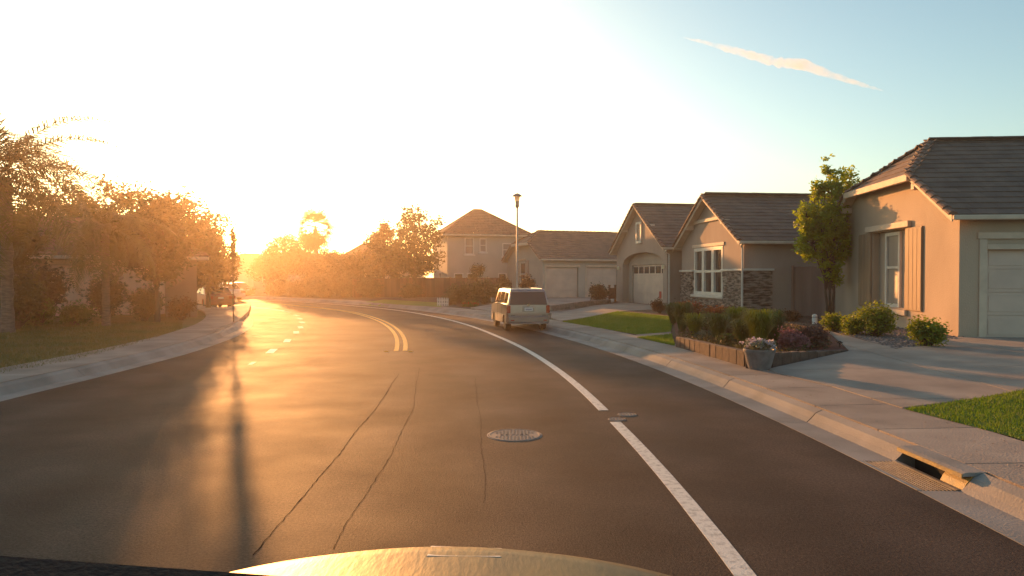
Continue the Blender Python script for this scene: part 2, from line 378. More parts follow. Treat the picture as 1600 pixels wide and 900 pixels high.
#
paint('lane_line', 'solid far stretch of white line left of the centre line', [(68.0, 68.15)], [(thY(68.1, 39.3), R(70))], M['white_paint'])
x, y = G(394, 568, 0); r = math.hypot(x + 71.2, y - 5); th = math.asin((y - 5) / r)
paint('lane_dash', 'short worn white mark below the dashed lane line', [(r - .05, r + .05)], [(th - .004, th + .004)], M['white_paint'])
for px, lab in ((603.5, 'reflective road stud left of the double yellow lines'), (641, 'reflective road stud right of the double yellow lines')):
    x, y = G(px, 549.5, 0); mb = MB(Matrix.Translation((x, y, 0))); mb.prism([(-.06, -.05, 0), (.06, -.05, 0), (.06, .05, 0), (-.06, .05, 0)], [(-.045, -.02, .02), (.045, -.02, .02), (.045, .02, .02), (-.045, .02, .02)])
    t_ = mb.build('road_stud', M['yellow_paint']); tag(t_, lab, 'road stud')

def crack_line(label, pts, wd):
    """narrow wandering strip of sealant laid on the asphalt"""
    P = []
    for (a, b) in zip(pts[:-1], pts[1:]):
        n = 26
        for k in range(n):
            t = k / n; P.append(Vector((a[0] + (b[0] - a[0]) * t, a[1] + (b[1] - a[1]) * t, 0)))
    vs = []; fs = []
    for i, p in enumerate(P):
        d = (P[min(i + 1, len(P) - 1)] - P[max(i - 1, 0)]).normalized(); nrm = Vector((-d.y, d.x, 0))
        o = nrm * (noise.noise(p * .8) * .03 + noise.noise(p * 9) * .014); ww = wd * (.5 + .9 * abs(noise.noise(p * 4 + Vector((9, 0, 0)))))
        for s_ in (-1, 1): q = p + o + nrm * ww * s_; vs.append((q.x, q.y, .003))
        if i: k = 2 * i; fs.append((k - 2, k - 1, k + 1, k))
    mb = MB(); mb.add(vs, fs); tag(mb.build('road_crack', M['crack']), label, 'crack')
crack_line('long dark crack running diagonally down the left half of the lane', [G(p, q, 0) for p, q in ((623, 585), (590, 635), (545, 690), (490, 755), (430, 825), (395, 870))], .0045)
crack_line('faint straight seam running down the middle of the lane', [G(p, q, 0) for p, q in ((742, 590), (748, 640), (755, 720), (758, 790))], .0022)
crack_line('short dark tyre worn seam right of the long diagonal crack', [G(p, q, 0) for p, q in ((655, 575), (645, 640), (600, 730), (540, 820), (520, 860))], .0028)

def cover(px, py, rr, name, label, text=False):
    x, y = G(px, py, 0); t = thing(name, label, 'manhole cover' if rr > .2 else 'road cover', (x, y, 0))
    mb = MB(); mb.lathe([(rr * 1.06, -.02), (rr * 1.06, .004), (rr * 1.02, .006), (rr * 1.02, -.02)], 40); mb.build('collar', M['gutter'], t)
    mb = MB(); mb.lathe([(rr, -.02), (rr, .009), (rr * .94, .011), (rr * .93, .006), (0.001, .006)], 40); mb.build('lid', M['iron'], t, bevel=0)
    st = MB()
    n = int(rr / .028)
    for i in range(-n, n + 1):
        for j in range(-n, n + 1):
            a, b = i * .045, j * .045
            if math.hypot(a, b) > rr * .86 or (text and abs(b) < .06): continue
            st.box(a - .012, a + .012, b - .012, b + .012, .006, .0105)
    st.build('tread_studs', M['iron'], t, kind='stuff')
    if text:
        cu = bpy.data.curves.new('lettering', 'FONT'); cu.body = 'SEWER'; cu.size = .12; cu.extrude = .003; cu.align_x = 'CENTER'; cu.align_y = 'CENTER'
        o = bpy.data.objects.new('lettering', cu); col.objects.link(o); o.parent = t; o.location = (0, 0, .009); cu.materials.append(M['iron']); bpy.context.view_layer.update()
        me = bpy.data.meshes.new_from_object(o.evaluated_get(bpy.context.evaluated_depsgraph_get())); bpy.data.objects.remove(o)
        inst('lettering', me, t, Matrix.Translation((0, 0, .009)))
    return t
cover(804, 680, .33, 'manhole_cover', 'round iron manhole cover in the middle of the lane', True)
cover(980, 648, .13, 'valve_cover', 'small round valve cover beside the gap in the white edge line')
cover(964, 655.5, .12, 'valve_cover', 'small round valve cover lying inside the gap of the white edge line')

def draped(poly, dz, m, name, parent=None, cuts=5, kind=None):
    bm = bmesh.new(); f = bm.faces.new([bm.verts.new((x, y, 0)) for x, y in poly])
    bmesh.ops.triangulate(bm, faces=[f])
    for _ in range(cuts):
        es = [e for e in bm.edges if e.calc_length() > .7]
        if not es: break
        bmesh.ops.subdivide_edges(bm, edges=es, cuts=1)
        bmesh.ops.triangulate(bm, faces=bm.faces[:])
    for v in bm.verts: v.co.z = gz(v.co.x, v.co.y) + dz
    bmesh.ops.recalc_face_normals(bm, faces=bm.faces)
    if bm.faces and bm.faces[:][0].normal.z < 0: bmesh.ops.reverse_faces(bm, faces=bm.faces[:])
    me = bpy.data.meshes.new(name); bm.to_mesh(me); bm.free(); me.materials.append(m)
    o = bpy.data.objects.new(name, me); col.objects.link(o)
    if parent: o.parent = parent
    if kind: o['kind'] = kind
    return o

def clip(poly, a, b, c):
    """keep a*x+b*y <= c"""
    out = []
    for i, p in enumerate(poly):
        q = poly[(i + 1) % len(poly)]; dp, dq = a * p[0] + b * p[1] - c, a * q[0] + b * q[1] - c
        if dp <= 0: out.append(p)
        if dp * dq < 0: t = dp / (dp - dq); out.append((p[0] + (q[0] - p[0]) * t, p[1] + (q[1] - p[1]) * t))
    return out
def slabs(name, poly, org, ang, sx, sy, m):
    """driveway cast in separate slabs with open joints"""
    par = tag(thing(name, None, None), kind='structure'); ca, sa = math.cos(ang), math.sin(ang); gp = .009
    us = [(x - org[0]) * ca + (y - org[1]) * sa for x, y in poly]; vs_ = [-(x - org[0]) * sa + (y - org[1]) * ca for x, y in poly]
    for i in range(math.floor(min(us) / sx), math.ceil(max(us) / sx)):
        for j in range(math.floor(min(vs_) / sy), math.ceil(max(vs_) / sy)):
            q = poly
            for a, b, c in ((ca, sa, (i + 1) * sx - gp), (-ca, -sa, -(i * sx + gp)), (-sa, ca, (j + 1) * sy - gp), (sa, -ca, -(j * sy + gp))):
                o_ = a * org[0] + b * org[1]; q = clip(q, a, b, c + o_)
                if len(q) < 3: break
            if len(q) < 3: continue
            ar = abs(sum(q[k][0] * q[(k + 1) % len(q)][1] - q[(k + 1) % len(q)][0] * q[k][1] for k in range(len(q)))) / 2
            if ar < .05: continue
            mb = MB(); mb.prism([(x, y, gz(x, y) - .12) for x, y in q], [(x, y, max(gz(x, y), .178) + .012) for x, y in q]); mb.build('slab', m, par)
    return par

def in_poly(x, y, poly):
    c = False; j = len(poly) - 1
    for i in range(len(poly)):
        if (poly[i][1] > y) != (poly[j][1] > y) and x < (poly[j][0] - poly[i][0]) * (y - poly[i][1]) / (poly[j][1] - poly[i][1]) + poly[i][0]: c = not c
        j = i
    return c
def blades(name, poly, dens, h, m, dz=.0, maxn=60000):
    """grass blades, one small triangle each"""
    xs = [p[0] for p in poly]; ys = [p[1] for p in poly]; A = (max(xs) - min(xs)) * (max(ys) - min(ys)); n = min(maxn, int(A * dens))
    P = [(x, y) for x, y in zip(RNG.uniform(min(xs), max(xs), n), RNG.uniform(min(ys), max(ys), n)) if in_poly(x, y, poly)]
    n = len(P); P = np.array(P); z = np.array([gz(x, y) + dz for x, y in P]); a = RNG.uniform(0, 6.28, n); hh = h * RNG.uniform(.5, 1.2, n); wd = h * .16
    base = np.column_stack([P, z]); d = np.column_stack([np.cos(a), np.sin(a), np.zeros(n)]); ln = np.column_stack([RNG.normal(0, h * .35, n), RNG.normal(0, h * .35, n), hh])
    V = np.stack([base - d * wd, base + d * wd, base + ln], 1).reshape(-1, 3)
    return tag(np_mesh(name, V, np.arange(3 * n).reshape(-1, 3), m, nv=3), kind='stuff')

# lawns
lawn_right = [G(1412, 640), G(1600, 611), G(1750, 585), (14, 12), (12, 5), (6.0, 5.0), (5.70, 6.2), (5.67, 8.0)]
lawn_mid = [G(878, 503), G(966, 487), G(1052, 496), G(1048, 519), G(994, 523)]
lawn_strip = [G(995, 528), G(1050, 523), G(1054, 541)]
for pl, ds, h in ((lawn_right, 1500, .05), (lawn_mid, 700, .06), (lawn_strip, 1500, .06)):
    draped(pl, .012, M['grass'], 'lawn', kind='structure'); tag(blades('grass', pl, ds, h, M['grass'], .01, 90000), 'short green grass blades covering the lawn', 'grass')
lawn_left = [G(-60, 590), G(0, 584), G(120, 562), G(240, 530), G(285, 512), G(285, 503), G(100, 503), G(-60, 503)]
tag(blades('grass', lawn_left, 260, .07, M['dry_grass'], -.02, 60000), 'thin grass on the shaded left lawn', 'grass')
verge = [G(560, 474), G(690, 480), G(690, 473), G(600, 468)]
draped(verge, .01, M['grass'], 'verge', kind='structure')

ll = [pol(RNG.uniform(75.15, 76.9), RNG.uniform(-.03, .45)) for _ in range(520)] + [(RNG.uniform(8, 14), RNG.uniform(12, 18)) + (0,) for _ in range(60)]
LIT = [(x, y, (.012 if rad(x, y) < 75.4 else .19 if rad(x, y) < SWO else gz(x, y) + .02)) for x, y, _ in ll if not 75.4 < rad(x, y) < 75.66]
# driveways
slabs('driveway', [G(1192, 579), G(1300, 605), G(1410, 639), G(1600, 610), G(1760, 583), (19.5, 17.9), (12.6, 18.85), (12.0, 18.87), G(1400, 546), G(1290, 516), G(1318, 540), G(1327, 549)], (5.0, 13.6), R(-5), 2.9, 3.1, M['concrete'])
slabs('driveway', [G(861, 497), G(876, 502), G(966, 487), G(1040, 483), (8.3, 38.2), (6.75, 46.2), G(955, 474), G(905, 482), G(862, 489)], (3, 30), R(10), 2.9, 3.1, M['concrete'])
slabs('driveway', [G(735, 481), G(768, 487), G(862, 489), G(965, 474), (8.3, 55.6), (2.3, 53.8), G(800, 470), G(770, 475)], (1, 40), R(20), 2.9, 3.1, M['concrete'])
slabs('driveway', [G(330, 482), G(392, 480), G(388, 492), G(372, 508), G(335, 520), G(322, 505)], G(350, 500), R(-30), 2.6, 2.6, M['concrete'])
slabs('path', [G(994, 524), G(1048, 519), G(1050, 523), G(996, 528)], G(994, 524), R(20), 1.2, 3, M['concrete'])

# gravel bed by the right house
bed = [G(1290, 514), G(1395, 544), G(1440, 541), (12.1, 18.8), (12.8, 27.9), (12.2, 27.9)]
draped(bed, .0, M['gravel'], 'gravel_bed', kind='structure')
mb = MB()
xs = [p[0] for p in bed]; ys = [p[1] for p in bed]
for _ in range(5200):
    x, y = random.uniform(min(xs), max(xs)), random.uniform(min(ys), max(ys))
    if not in_poly(x, y, bed): continue
    s_ = random.uniform(.02, .05); z = gz(x, y) + .005; a = random.uniform(0, 3)
    mb.M = Matrix.Translation((x, y, z)) @ Matrix.Rotation(a, 4, 'Z')
    mb.add([(-s_, -s_ * .7, 0), (s_, -s_ * .6, 0), (s_ * .8, s_ * .7, 0), (-s_ * .8, s_ * .8, 0), (0, 0, s_ * .8)], [(0, 1, 4), (1, 2, 4), (2, 3, 4), (3, 0, 4)])
tag(mb.build('gravel', M['gravel']), 'loose grey pebbles in the bed below the cream gable wall', 'gravel', kind='stuff')
# mulch beds
bed2 = [G(1058, 541), G(1178, 575), G(1322, 549), G(1290, 518), G(1170, 496), G(1052, 496)]
draped(bed2, .05, M['mulch'], 'planting_bed', kind='structure')

# ------------------------------------------------------------ vegetation
def leaf_cloud(centres, spread, per, size, flat=.35, drop=0.0):
    """leaf sized rhombi round twig ends"""
    C_ = np.repeat(np.array(centres), per, axis=0); n = len(C_)
    P = C_ + RNG.normal(0, 1, (n, 3)) * spread
    d = RNG.normal(0, 1, (n, 3)); d[:, 2] = d[:, 2] * .6 - drop; d /= np.linalg.norm(d, axis=1)[:, None]
    q = np.cross(d, RNG.normal(0, 1, (n, 3))); q /= np.linalg.norm(q, axis=1)[:, None]
    s = size * RNG.uniform(.6, 1.35, n)[:, None]
    V = np.stack([P - d * s, P - q * s * flat * 1.2, P + d * s, P + q * s * flat * 1.2], 1).reshape(-1, 3)
    return V, np.arange(4 * n).reshape(-1, 4)
def twig_ends(blobs, k, shell=.55):
    out = []
    vol = [b[3] * b[4] * b[5] for b in blobs]; tot = sum(v ** .8 for v in vol)
    for b, v in zip(blobs, vol):
        for _ in range(max(3, int(k * v ** .8 / tot))):
            d = RNG.normal(0, 1, 3); d /= np.linalg.norm(d); r = RNG.uniform(shell, 1.0) * (1 + .22 * noise.noise(Vector(d * 2.3) + Vector((b[0], b[1], b[2]))))
            out.append((b[0] + d[0] * r * b[3], b[1] + d[1] * r * b[4], b[2] + d[2] * r * b[5]))
    return out
def tree(label, loc, h, blobs, leafm, name='leafy_tree', trunk_r=.13, twigs=260, per=26, size=.11, spread=.2, group=None, stems=1, cat='tree', z=None, shell=.35, trunk_h=None):
    x, y = loc; z0 = gz(x, y) - .03 if z is None else z
    t = thing(name, label, cat, (x, y, z0), group=group)
    cs = [Vector(b[:3]) for b in blobs]; top = max(c.z for c in cs); fork = trunk_h or min(c.z for c in cs) * .55
    mb = MB()
    for s_ in range(stems):
        o = Vector(((s_ - (stems - 1) / 2) * trunk_r * 2.0, random.uniform(-.05, .05), 0))
        mb.tube([o, o * 1.3 + Vector((random.uniform(-.05, .05), 0, fork * .5)), o * 1.6 + Vector((0, 0, fork))], [trunk_r * 1.25, trunk_r, trunk_r * .85], 8)
        for c in cs:
            if stems > 1 and random.random() < .35: continue
            a = o * 1.6 + Vector((0, 0, fork)); mid = a.lerp(c, .5) + Vector((random.uniform(-.2, .2), random.uniform(-.2, .2), .15))
            mb.tube([a, mid, c], [trunk_r * .6, trunk_r * .4, trunk_r * .12], 6)
    mb.build('trunk', M['bark'], t, smooth=True)
    E = twig_ends(blobs, twigs, shell)
    tw = MB()
    for e in E[::3]:
        e = Vector(e); c = min(cs, key=lambda q: (q - e).length); tw.tube([c, e], [.018, .005], 3, cap=False)
    tw.build('twigs', M['bark'], t, kind='stuff')
    V, Q = leaf_cloud(E, spread, per, size); np_mesh('crown', V, Q, leafm, t)
    return t
def shrub(label, loc, rx, h, leafm, name='shrub', twigs=90, per=22, size=.045, spread=.07, ry=None, group=None, cat='shrub', z=None, flower=None, fl_n=40, clump=1):
    x, y = loc; z0 = gz(x, y) - .02 if z is None else z; ry = ry or rx
    t = thing(name, label, cat, (x, y, z0), group=group)
    blobs = [(0, 0, h * .52, rx * .8, ry * .8, h * .46)]
    for _ in range(4):
        a = random.uniform(0, 6.28); blobs.append((math.cos(a) * rx * .42, math.sin(a) * ry * .42, h * random.uniform(.4, .65), rx * .5, ry * .5, h * random.uniform(.25, .38)))
    E = twig_ends(blobs, twigs, .3); st = MB()
    for e in E[::2]: st.tube([(e[0] * .15, e[1] * .15, 0), (e[0] * .6, e[1] * .6, e[2] * .5), e], [.012, .008, .003], 4, cap=False)
    st.build('stems', M['bark'], t, kind='stuff')
    V, Q = leaf_cloud(E, spread, per, size); np_mesh('foliage', V, Q, leafm, t)
    if flower:
        top = [e for e in E if e[2] > h * .45][:fl_n]; V, Q = leaf_cloud([(a * 1.06, b * 1.06, c * 1.05) for a, b, c in top], spread * .5, 9, size * .7, .8); np_mesh('flowers', V, Q, flower, t, kind='stuff')
    return t
def grass_clump(label, loc, r, h, leafm, n=420, group=None, z=None, name='ornamental_grass', plume=None):
    x, y = loc; z0 = gz(x, y) if z is None else z; t = thing(name, label, 'plant', (x, y, z0), group=group); V = []; Q = []; h = h * 1.28; n = int(n * 1.3)
    for i in range(n):
        a = RNG.uniform(0, 6.28); r0 = r * .25 * math.sqrt(RNG.uniform()); out = r * RNG.uniform(.3, 1.1); hh = h * RNG.uniform(.6, 1.1); wd = .009
        pr = Vector((-math.sin(a), math.cos(a), 0)); d = Vector((math.cos(a), math.sin(a), 0)); b = d * r0
        P = [b, b + d * out * .35 + Vector((0, 0, hh * .62)), b + d * out * .75 + Vector((0, 0, hh * .95)), b + d * out * 1.15 + Vector((0, 0, hh * .85))]
        k = len(V)
        for j, p in enumerate(P): ww = wd * (1, .9, .6, .15)[j]; V += [tuple(p - pr * ww), tuple(p + pr * ww)]
        Q += [(k, k + 1, k + 3, k + 2), (k + 2, k + 3, k + 5, k + 4), (k + 4, k + 5, k + 7, k + 6)]
    np_mesh('leaves', np.array(V), np.array(Q), leafm, t)
    if plume:
        E = [(math.cos(a) * r * q, math.sin(a) * r * q, h * zz) for a, q, zz in zip(RNG.uniform(0, 6.28, 26), RNG.uniform(0, .8, 26), RNG.uniform(.85, 1.15, 26))]
        V2, Q2 = leaf_cloud(E, .05, 14, .03); np_mesh('flowers', V2, Q2, plume, t)
    return t
def frond(L, droop, leaf, w_=.02, n=34):
    """feather palm frond growing along +x and arching over"""
    V = []; Q = []; prev = None
    pts = []
    for i in range(n + 1):
        t = i / n; pts.append(Vector((L * math.sin(t * droop) / droop * 1.0, 0, L * (math.cos(t * droop) - 1) / droop)))
    def quad(a, b, wv0, wv1):
        k = len(V); V.extend([tuple(a - wv0), tuple(a + wv0), tuple(b + wv1), tuple(b - wv1)]); Q.append((k, k + 1, k + 2, k + 3))
    up = Vector((0, 0, .016)); sd_ = Vector((0, .016, 0))
    for i in range(n):
        f = 1 - i / n * .8; quad(pts[i], pts[i + 1], up * f, up * f); quad(pts[i], pts[i + 1], sd_ * f, sd_ * f)
        if i < 3: continue
        d = (pts[i + 1] - pts[i]).normalized(); ll = leaf * math.sin(math.pi * min(1, .12 + i / n * .9)) ** .6
        for s_ in (-1, 1):
            for _ in range(2):
                o = Vector((d.x * .55, s_ * (.85 + random.uniform(-.2, .1)), d.z * .55 + random.uniform(-.1, .5))).normalized()
                a = pts[i]; m_ = a + o * ll * .55; e = a + o * ll + Vector((0, 0, -ll * random.uniform(.3, .8))); wv = Vector((d.x, 0, d.z)) * w_
                quad(a, m_, wv * .6, wv); quad(m_, e, wv, wv * .1)
    return np.array(V), np.array(Q)
def feather_palm(label, loc, h, L, n, trunk_r=.17, lean=(0, 0), leaf=.5, z=None):
    x, y = loc; t = thing('palm_tree', label, 'palm', (x, y, gz(x, y) - .05 if z is None else z)); mb = MB()
    P = [Vector((lean[0] * k / 8, lean[1] * k / 8, h * k / 8)) for k in range(9)]
    rr = []; pts = []
    for k in range(8):
        for j in range(3): q = P[k].lerp(P[k + 1], j / 3); pts.append(q); rr.append(trunk_r * (1.15 if j == 0 else .95) * (1.2 if k == 0 else 1))
    mb.tube(pts, rr, 10); mb.build('trunk', M['palm_bark'], t)
    top = P[-1]
    shapes = []
    for v in range(4):
        V, Q = frond(L * (1, .9, 1.05, .85)[v], (1.5, 2.0, 1.2, 2.4)[v], leaf); o = np_mesh('frond', V, Q, LEAF['palm'], t); shapes.append(o.data); bpy.data.objects.remove(o)
    for i in range(n):
        a = i * 2.4 + random.uniform(-.2, .2); el = R(72 - 105 * (i / n)) + random.uniform(-.1, .1)
        m_ = Matrix.Translation(top) @ Matrix.Rotation(a, 4, 'Z') @ Matrix.Rotation(-el, 4, 'Y') @ Matrix.Rotation(random.uniform(-.4, .4), 4, 'X')
        inst('frond', shapes[i % 4], t, m_)
    return t
def fan_palm(label, loc, h, r, n):
    x, y = loc; t = thing('fan_palm', label, 'palm', (x, y, gz(x, y))); mb = MB(); mb.tube([(0, 0, 0), (.1, 0, h * .5), (0, 0, h)], [.28, .22, .2], 10); mb.build('trunk', M['palm_bark'], t)
    V = []; Q = []
    def quad(a, b, w0, w1): k = len(V); V.extend([tuple(a - w0), tuple(a + w0), tuple(b + w1), tuple(b - w1)]); Q.append((k, k + 1, k + 2, k + 3))
    st = r * .45; quad(Vector((0, 0, 0)), Vector((st, 0, 0)), Vector((0, .03, 0)), Vector((0, .025, 0)))
    for k in range(15):
        a = R(-95 + k * 190 / 14); d = Vector((math.cos(a), math.sin(a), 0)); pr = Vector((-d.y, d.x, 0)); c = Vector((st, 0, 0)); l_ = r * .62 * (1 - .15 * abs(a))
        quad(c, c + d * l_ * .5, pr * .02, pr * .055); quad(c + d * l_ * .5, c + d * l_ + Vector((0, 0, -l_ * .3)), pr * .055, pr * .006)
    o = np_mesh('fan_leaf', np.array(V), np.array(Q), LEAF['olive'], t); me = o.data; bpy.data.objects.remove(o)
    for i in range(n):
        a = i * 2.4; el = R(80 - 150 * (i / n)); inst('fan_leaf', me, t, Matrix.Translation((0, 0, h)) @ Matrix.Rotation(a, 4, 'Z') @ Matrix.Rotation(-el, 4, 'Y') @ Matrix.Rotation(random.uniform(-.5, .5), 4, 'X'))
    return t

V, Q = leaf_cloud(LIT, .0, 1, .022); V[:, 2] = np.repeat(np.array(LIT)[:, 2], 4) + (V[:, 2] - np.repeat(np.array(LIT)[:, 2], 4)) * .15
tag(np_mesh('leaf_litter', V, Q, LEAF['russet']), 'scattered dry leaves along the right gutter and pavement', 'leaf litter', kind='stuff')
# ------------------------------------------------------------ houses
def wall_with_holes(mb, W, z0, z1, holes, T, depth=.16, top=None):
    """T maps (along, depth, z) to 3D; faces the depth = 0 side. holes: (a0, a1, b0, b1)"""
    xs = sorted({0, W, *[h[0] for h in holes], *[h[1] for h in holes]}); zs = sorted({z0, z1, *[h[2] for h in holes], *[h[3] for h in holes]})
    for i in range(len(xs) - 1):
        for j in range(len(zs) - 1):
            cx, cz = (xs[i] + xs[i + 1]) / 2, (zs[j] + zs[j + 1]) / 2
            if any(h[0] < cx < h[1] and h[2] < cz < h[3] for h in holes): continue
            mb.add([T(xs[i], 0, zs[j]), T(xs[i + 1], 0, zs[j]), T(xs[i + 1], 0, zs[j + 1]), T(xs[i], 0, zs[j + 1])], [(0, 1, 2, 3)])
    for a0, a1, b0, b1 in holes:
        q = [(a0, b0), (a1, b0), (a1, b1), (a0, b1)]
        for k in range(4):
            p, r = q[k], q[(k + 1) % 4]; mb.add([T(p[0], 0, p[1]), T(r[0], 0, r[1]), T(r[0], depth, r[1]), T(p[0], depth, p[1])], [(0, 1, 2, 3)])

class Wing:
    """gabled wing: gable wall on local x=0 (faces the street), facade on y=0 (faces the camera), ridge along +x"""
    def __init__(s, house, mtx, w, L, zf, zw, slope, oe=.35, ok=.35, wallm=None, tilem=None, clip_z=None, hip_run=None, edge=None):
        s.h = house; s.X = mtx; s.w = w; s.L = L; s.zf = zf; s.zw = zw; s.sl = slope; s.oe = oe; s.ok = ok; s.wm = wallm; s.tm = tilem; s.cz = clip_z; s.hr = hip_run
        s.zr = zw + slope * w / 2; s.edge = edge or M['trim']
    def TG(s, d0=0): return lambda a, d, z: (d + d0, a, z)        # gable wall, along = y
    def TF(s, d0=0): return lambda a, d, z: (a, d + d0, z)        # facade
    def mb(s): return MB(s.X)
    def walls(s, gable_holes=(), facade_holes=(), depth=.16, gable=True):
        m = s.mb(); zb = s.zf - .35; zt = s.zw - .14
        if gable:
            wall_with_holes(m, s.w, zb, zt, list(gable_holes), s.TG(), depth)
            top = [(0, zt), (s.w, zt)]
            if s.cz: d = (s.cz - s.zw) / s.sl; top += [(s.w - d, s.cz - .14), (d, s.cz - .14)]
            else: top += [(s.w / 2, s.zr - .14)]
            m.add([(0, a, z) for a, z in top], [tuple(range(len(top)))])
        wall_with_holes(m, s.L, zb, zt, list(facade_holes), s.TF(), depth)
        m.add([(s.L, 0, zb), (s.L, s.w, zb), (s.L, s.w, zt), (s.L, s.w / 2, s.zr - .14), (s.L, 0, zt)], [(0, 1, 2, 3, 4)])
        m.add([(0, s.w, zb), (s.L, s.w, zb), (s.L, s.w, zt), (0, s.w, zt)], [(0, 1, 2, 3)])
        m.build('wall', s.wm, s.h)
    def roof(s, singles=0):
        """deck, rake and eave boards, then the tiles"""
        th = .13; sl = s.sl; e0 = s.zw - sl * s.oe
        for sgn in (0, 1):
            Y = (lambda y: y) if sgn == 0 else (lambda y: s.w - y)
            m = s.mb()
            if s.cz:
                d = (s.cz - s.zw) / sl
                lo = [(-s.ok, Y(-s.oe), e0), (-s.ok, Y(d), s.cz), (s.hr, Y(s.w / 2), s.zr), (s.L + .3, Y(s.w / 2), s.zr), (s.L + .3, Y(-s.oe), e0)]
            else:
                lo = [(-s.ok, Y(-s.oe), e0), (-s.ok, Y(s.w / 2), s.zr), (s.L + .3, Y(s.w / 2), s.zr), (s.L + .3, Y(-s.oe), e0)]
            m.prism([(x, y, z - th) for x, y, z in lo], [(x, y, z - .035) for x, y, z in lo]); m.build('roof_deck', s.edge, s.h)
            # rake board down the gable edge
            m = s.mb(); t0, t1 = -s.oe, (s.cz - s.zw) / sl if s.cz else s.w / 2
            m.prism([(-s.ok - .03, Y(t0), e0 - .20), (-s.ok - .03, Y(t1), s.zw + sl * t1 - .20), (-s.ok - .03, Y(t1), s.zw + sl * t1 - .02), (-s.ok - .03, Y(t0), e0 - .02)],
                    [(-s.ok + .003, Y(t0), e0 - .20), (-s.ok + .003, Y(t1), s.zw + sl * t1 - .20), (-s.ok + .003, Y(t1), s.zw + sl * t1 - .02), (-s.ok + .003, Y(t0), e0 - .02)]); m.build('rake_board', s.edge, s.h)
            m = s.mb(); y0 = Y(-s.oe); sg = -1 if sgn == 0 else 1
            m.box(-s.ok - .02, s.L + .3, min(y0 + sg * .002, y0 + sg * .11), max(y0 + sg * .002, y0 + sg * .11), e0 - .16, e0 - .03); m.build('gutter', s.edge, s.h, bevel=.02)
        if s.cz:
            d = (s.cz - s.zw) / sl; m = s.mb()
            lo = [(-s.ok, d, s.cz), (-s.ok, s.w - d, s.cz), (s.hr, s.w / 2, s.zr)]
            m.prism([(x, y, z - .12) for x, y, z in lo], [(x, y, z - .03) for x, y, z in lo]); m.build('roof_deck', s.edge, s.h)
            m = s.mb(); m.box(-s.ok - .12, -s.ok - .002, d - .1, s.w - d + .1, s.cz - .24, s.cz - .03); m.build('fascia', s.edge, s.h, bevel=.015)
        # tiles
        ca = 1 / math.sqrt(1 + sl * sl); n_vec = Vector((0, -sl * ca, ca)); up = Vector((0, ca, sl * ca)); tw_, ex = .33, .36
        tl = s.singles_mesh(tw_, ex, .028); cnt = 0; many = s.mb(); k_ = 0
        sets = [(Vector((0, ca, sl * ca)), lambda t: -s.oe + t * ca, 1), (Vector((0, -ca, sl * ca)), lambda t: s.w + s.oe - t * ca, -1)]
        slen = (s.w / 2 + s.oe) / ca; nc = int(slen / ex)
        for up, yy, fl in sets:
            nrm = Vector((0, -fl * sl * ca, ca))
            for c in range(nc + 1):
                t = c * ex; 
                if t > slen - .1: continue
                z = s.zw - sl * s.oe + t * sl * ca; x0 = -s.ok
                if s.cz and z > s.cz: x0 = -s.ok + (z - s.cz) / (s.zr - s.cz) * (s.hr + s.ok)
                x = x0 + .02 + (0 if c % 2 else -tw_ / 2)
                while x < s.L + .3 - tw_ * .5:
                    xa = max(x, x0); wd = x + tw_ - xa
                    if wd > .08:
                        ox = Vector((xa + wd / 2, yy(t), z)) + nrm * (-.028 + random.uniform(0, .006))
                        tilt = Matrix(((1, 0, 0), (0, 1, 0), (0, 0, 1)))
                        rot = Matrix((Vector((1, 0, 0)), up, nrm)).transposed().to_4x4()
                        if fl < 0: rot = Matrix((Vector((-1, 0, 0)), up, nrm)).transposed().to_4x4()
                        m4 = Matrix.Translation(ox) @ rot @ Matrix.Rotation(R(-4.2 + random.uniform(-.7, .7)), 4, 'X') @ Matrix.Diagonal((wd / tw_ * .985, 1, 1, 1))
                        if singles and fl > 0 and cnt < singles and xa < 6.3:
                            inst('roof_tile', tl, s.h, s.X @ m4); cnt += 1
                        else:
                            hw = tw_ / 2; many.M = s.X @ m4
                            many.box(-hw, hw, -.02, ex + .05, .0, .042)
                    x += tw_
        if s.cz:
            rl = math.hypot(s.hr + s.ok, s.zr - s.cz); dx, dz = (s.hr + s.ok) / rl, (s.zr - s.cz) / rl; d = (s.cz - s.zw) / sl; n3 = Vector((-dz, 0, dx)); up = Vector((dx, 0, dz)); al = Vector((0, -1, 0))
            for c in range(int(rl / ex) + 1):
                t = c * ex; f = t / rl
                if f > .95: continue
                a0, a1 = d + (s.w / 2 - d) * f, s.w - d - (s.w / 2 - d) * f; y = a0
                while y < a1 - .1:
                    wd = min(tw_, a1 - y); rot = Matrix((al, up, n3)).transposed().to_4x4()
                    m4 = Matrix.Translation(Vector((-s.ok + dx * t, y + wd / 2, s.cz + dz * t)) + n3 * -.028) @ rot @ Matrix.Rotation(R(-3.2), 4, 'X') @ Matrix.Diagonal((wd / tw_ * .985, 1, 1, 1))
                    many.M = s.X @ m4; many.box(-tw_ / 2, tw_ / 2, -.02, ex + .04, 0, .030); y += tw_
        many.build('roof_tiles', s.tm, s.h, kind='stuff')
        # barrel tiles: rakes, hips, ridge
        bt = s.barrel()
        def run(a, b, nm='rake_tile', lift=.02, step=.36):
            a, b = Vector(a), Vector(b); Ln = (b - a).length; n = max(1, round(Ln / step)); d = (b - a).normalized()
            q = Vector((0, 0, 1)) - d * d.z; q.normalize(); sx = d.cross(q)
            for i in range(n):
                p = a + d * (Ln * i / n) + q * lift
                rot = Matrix((sx, d, q)).transposed().to_4x4()
                inst(nm, bt, s.h, s.X @ Matrix.Translation(p) @ rot @ Matrix.Rotation(R(-4), 4, 'X'))
        e = Vector((-s.ok - .03, 0, 0))
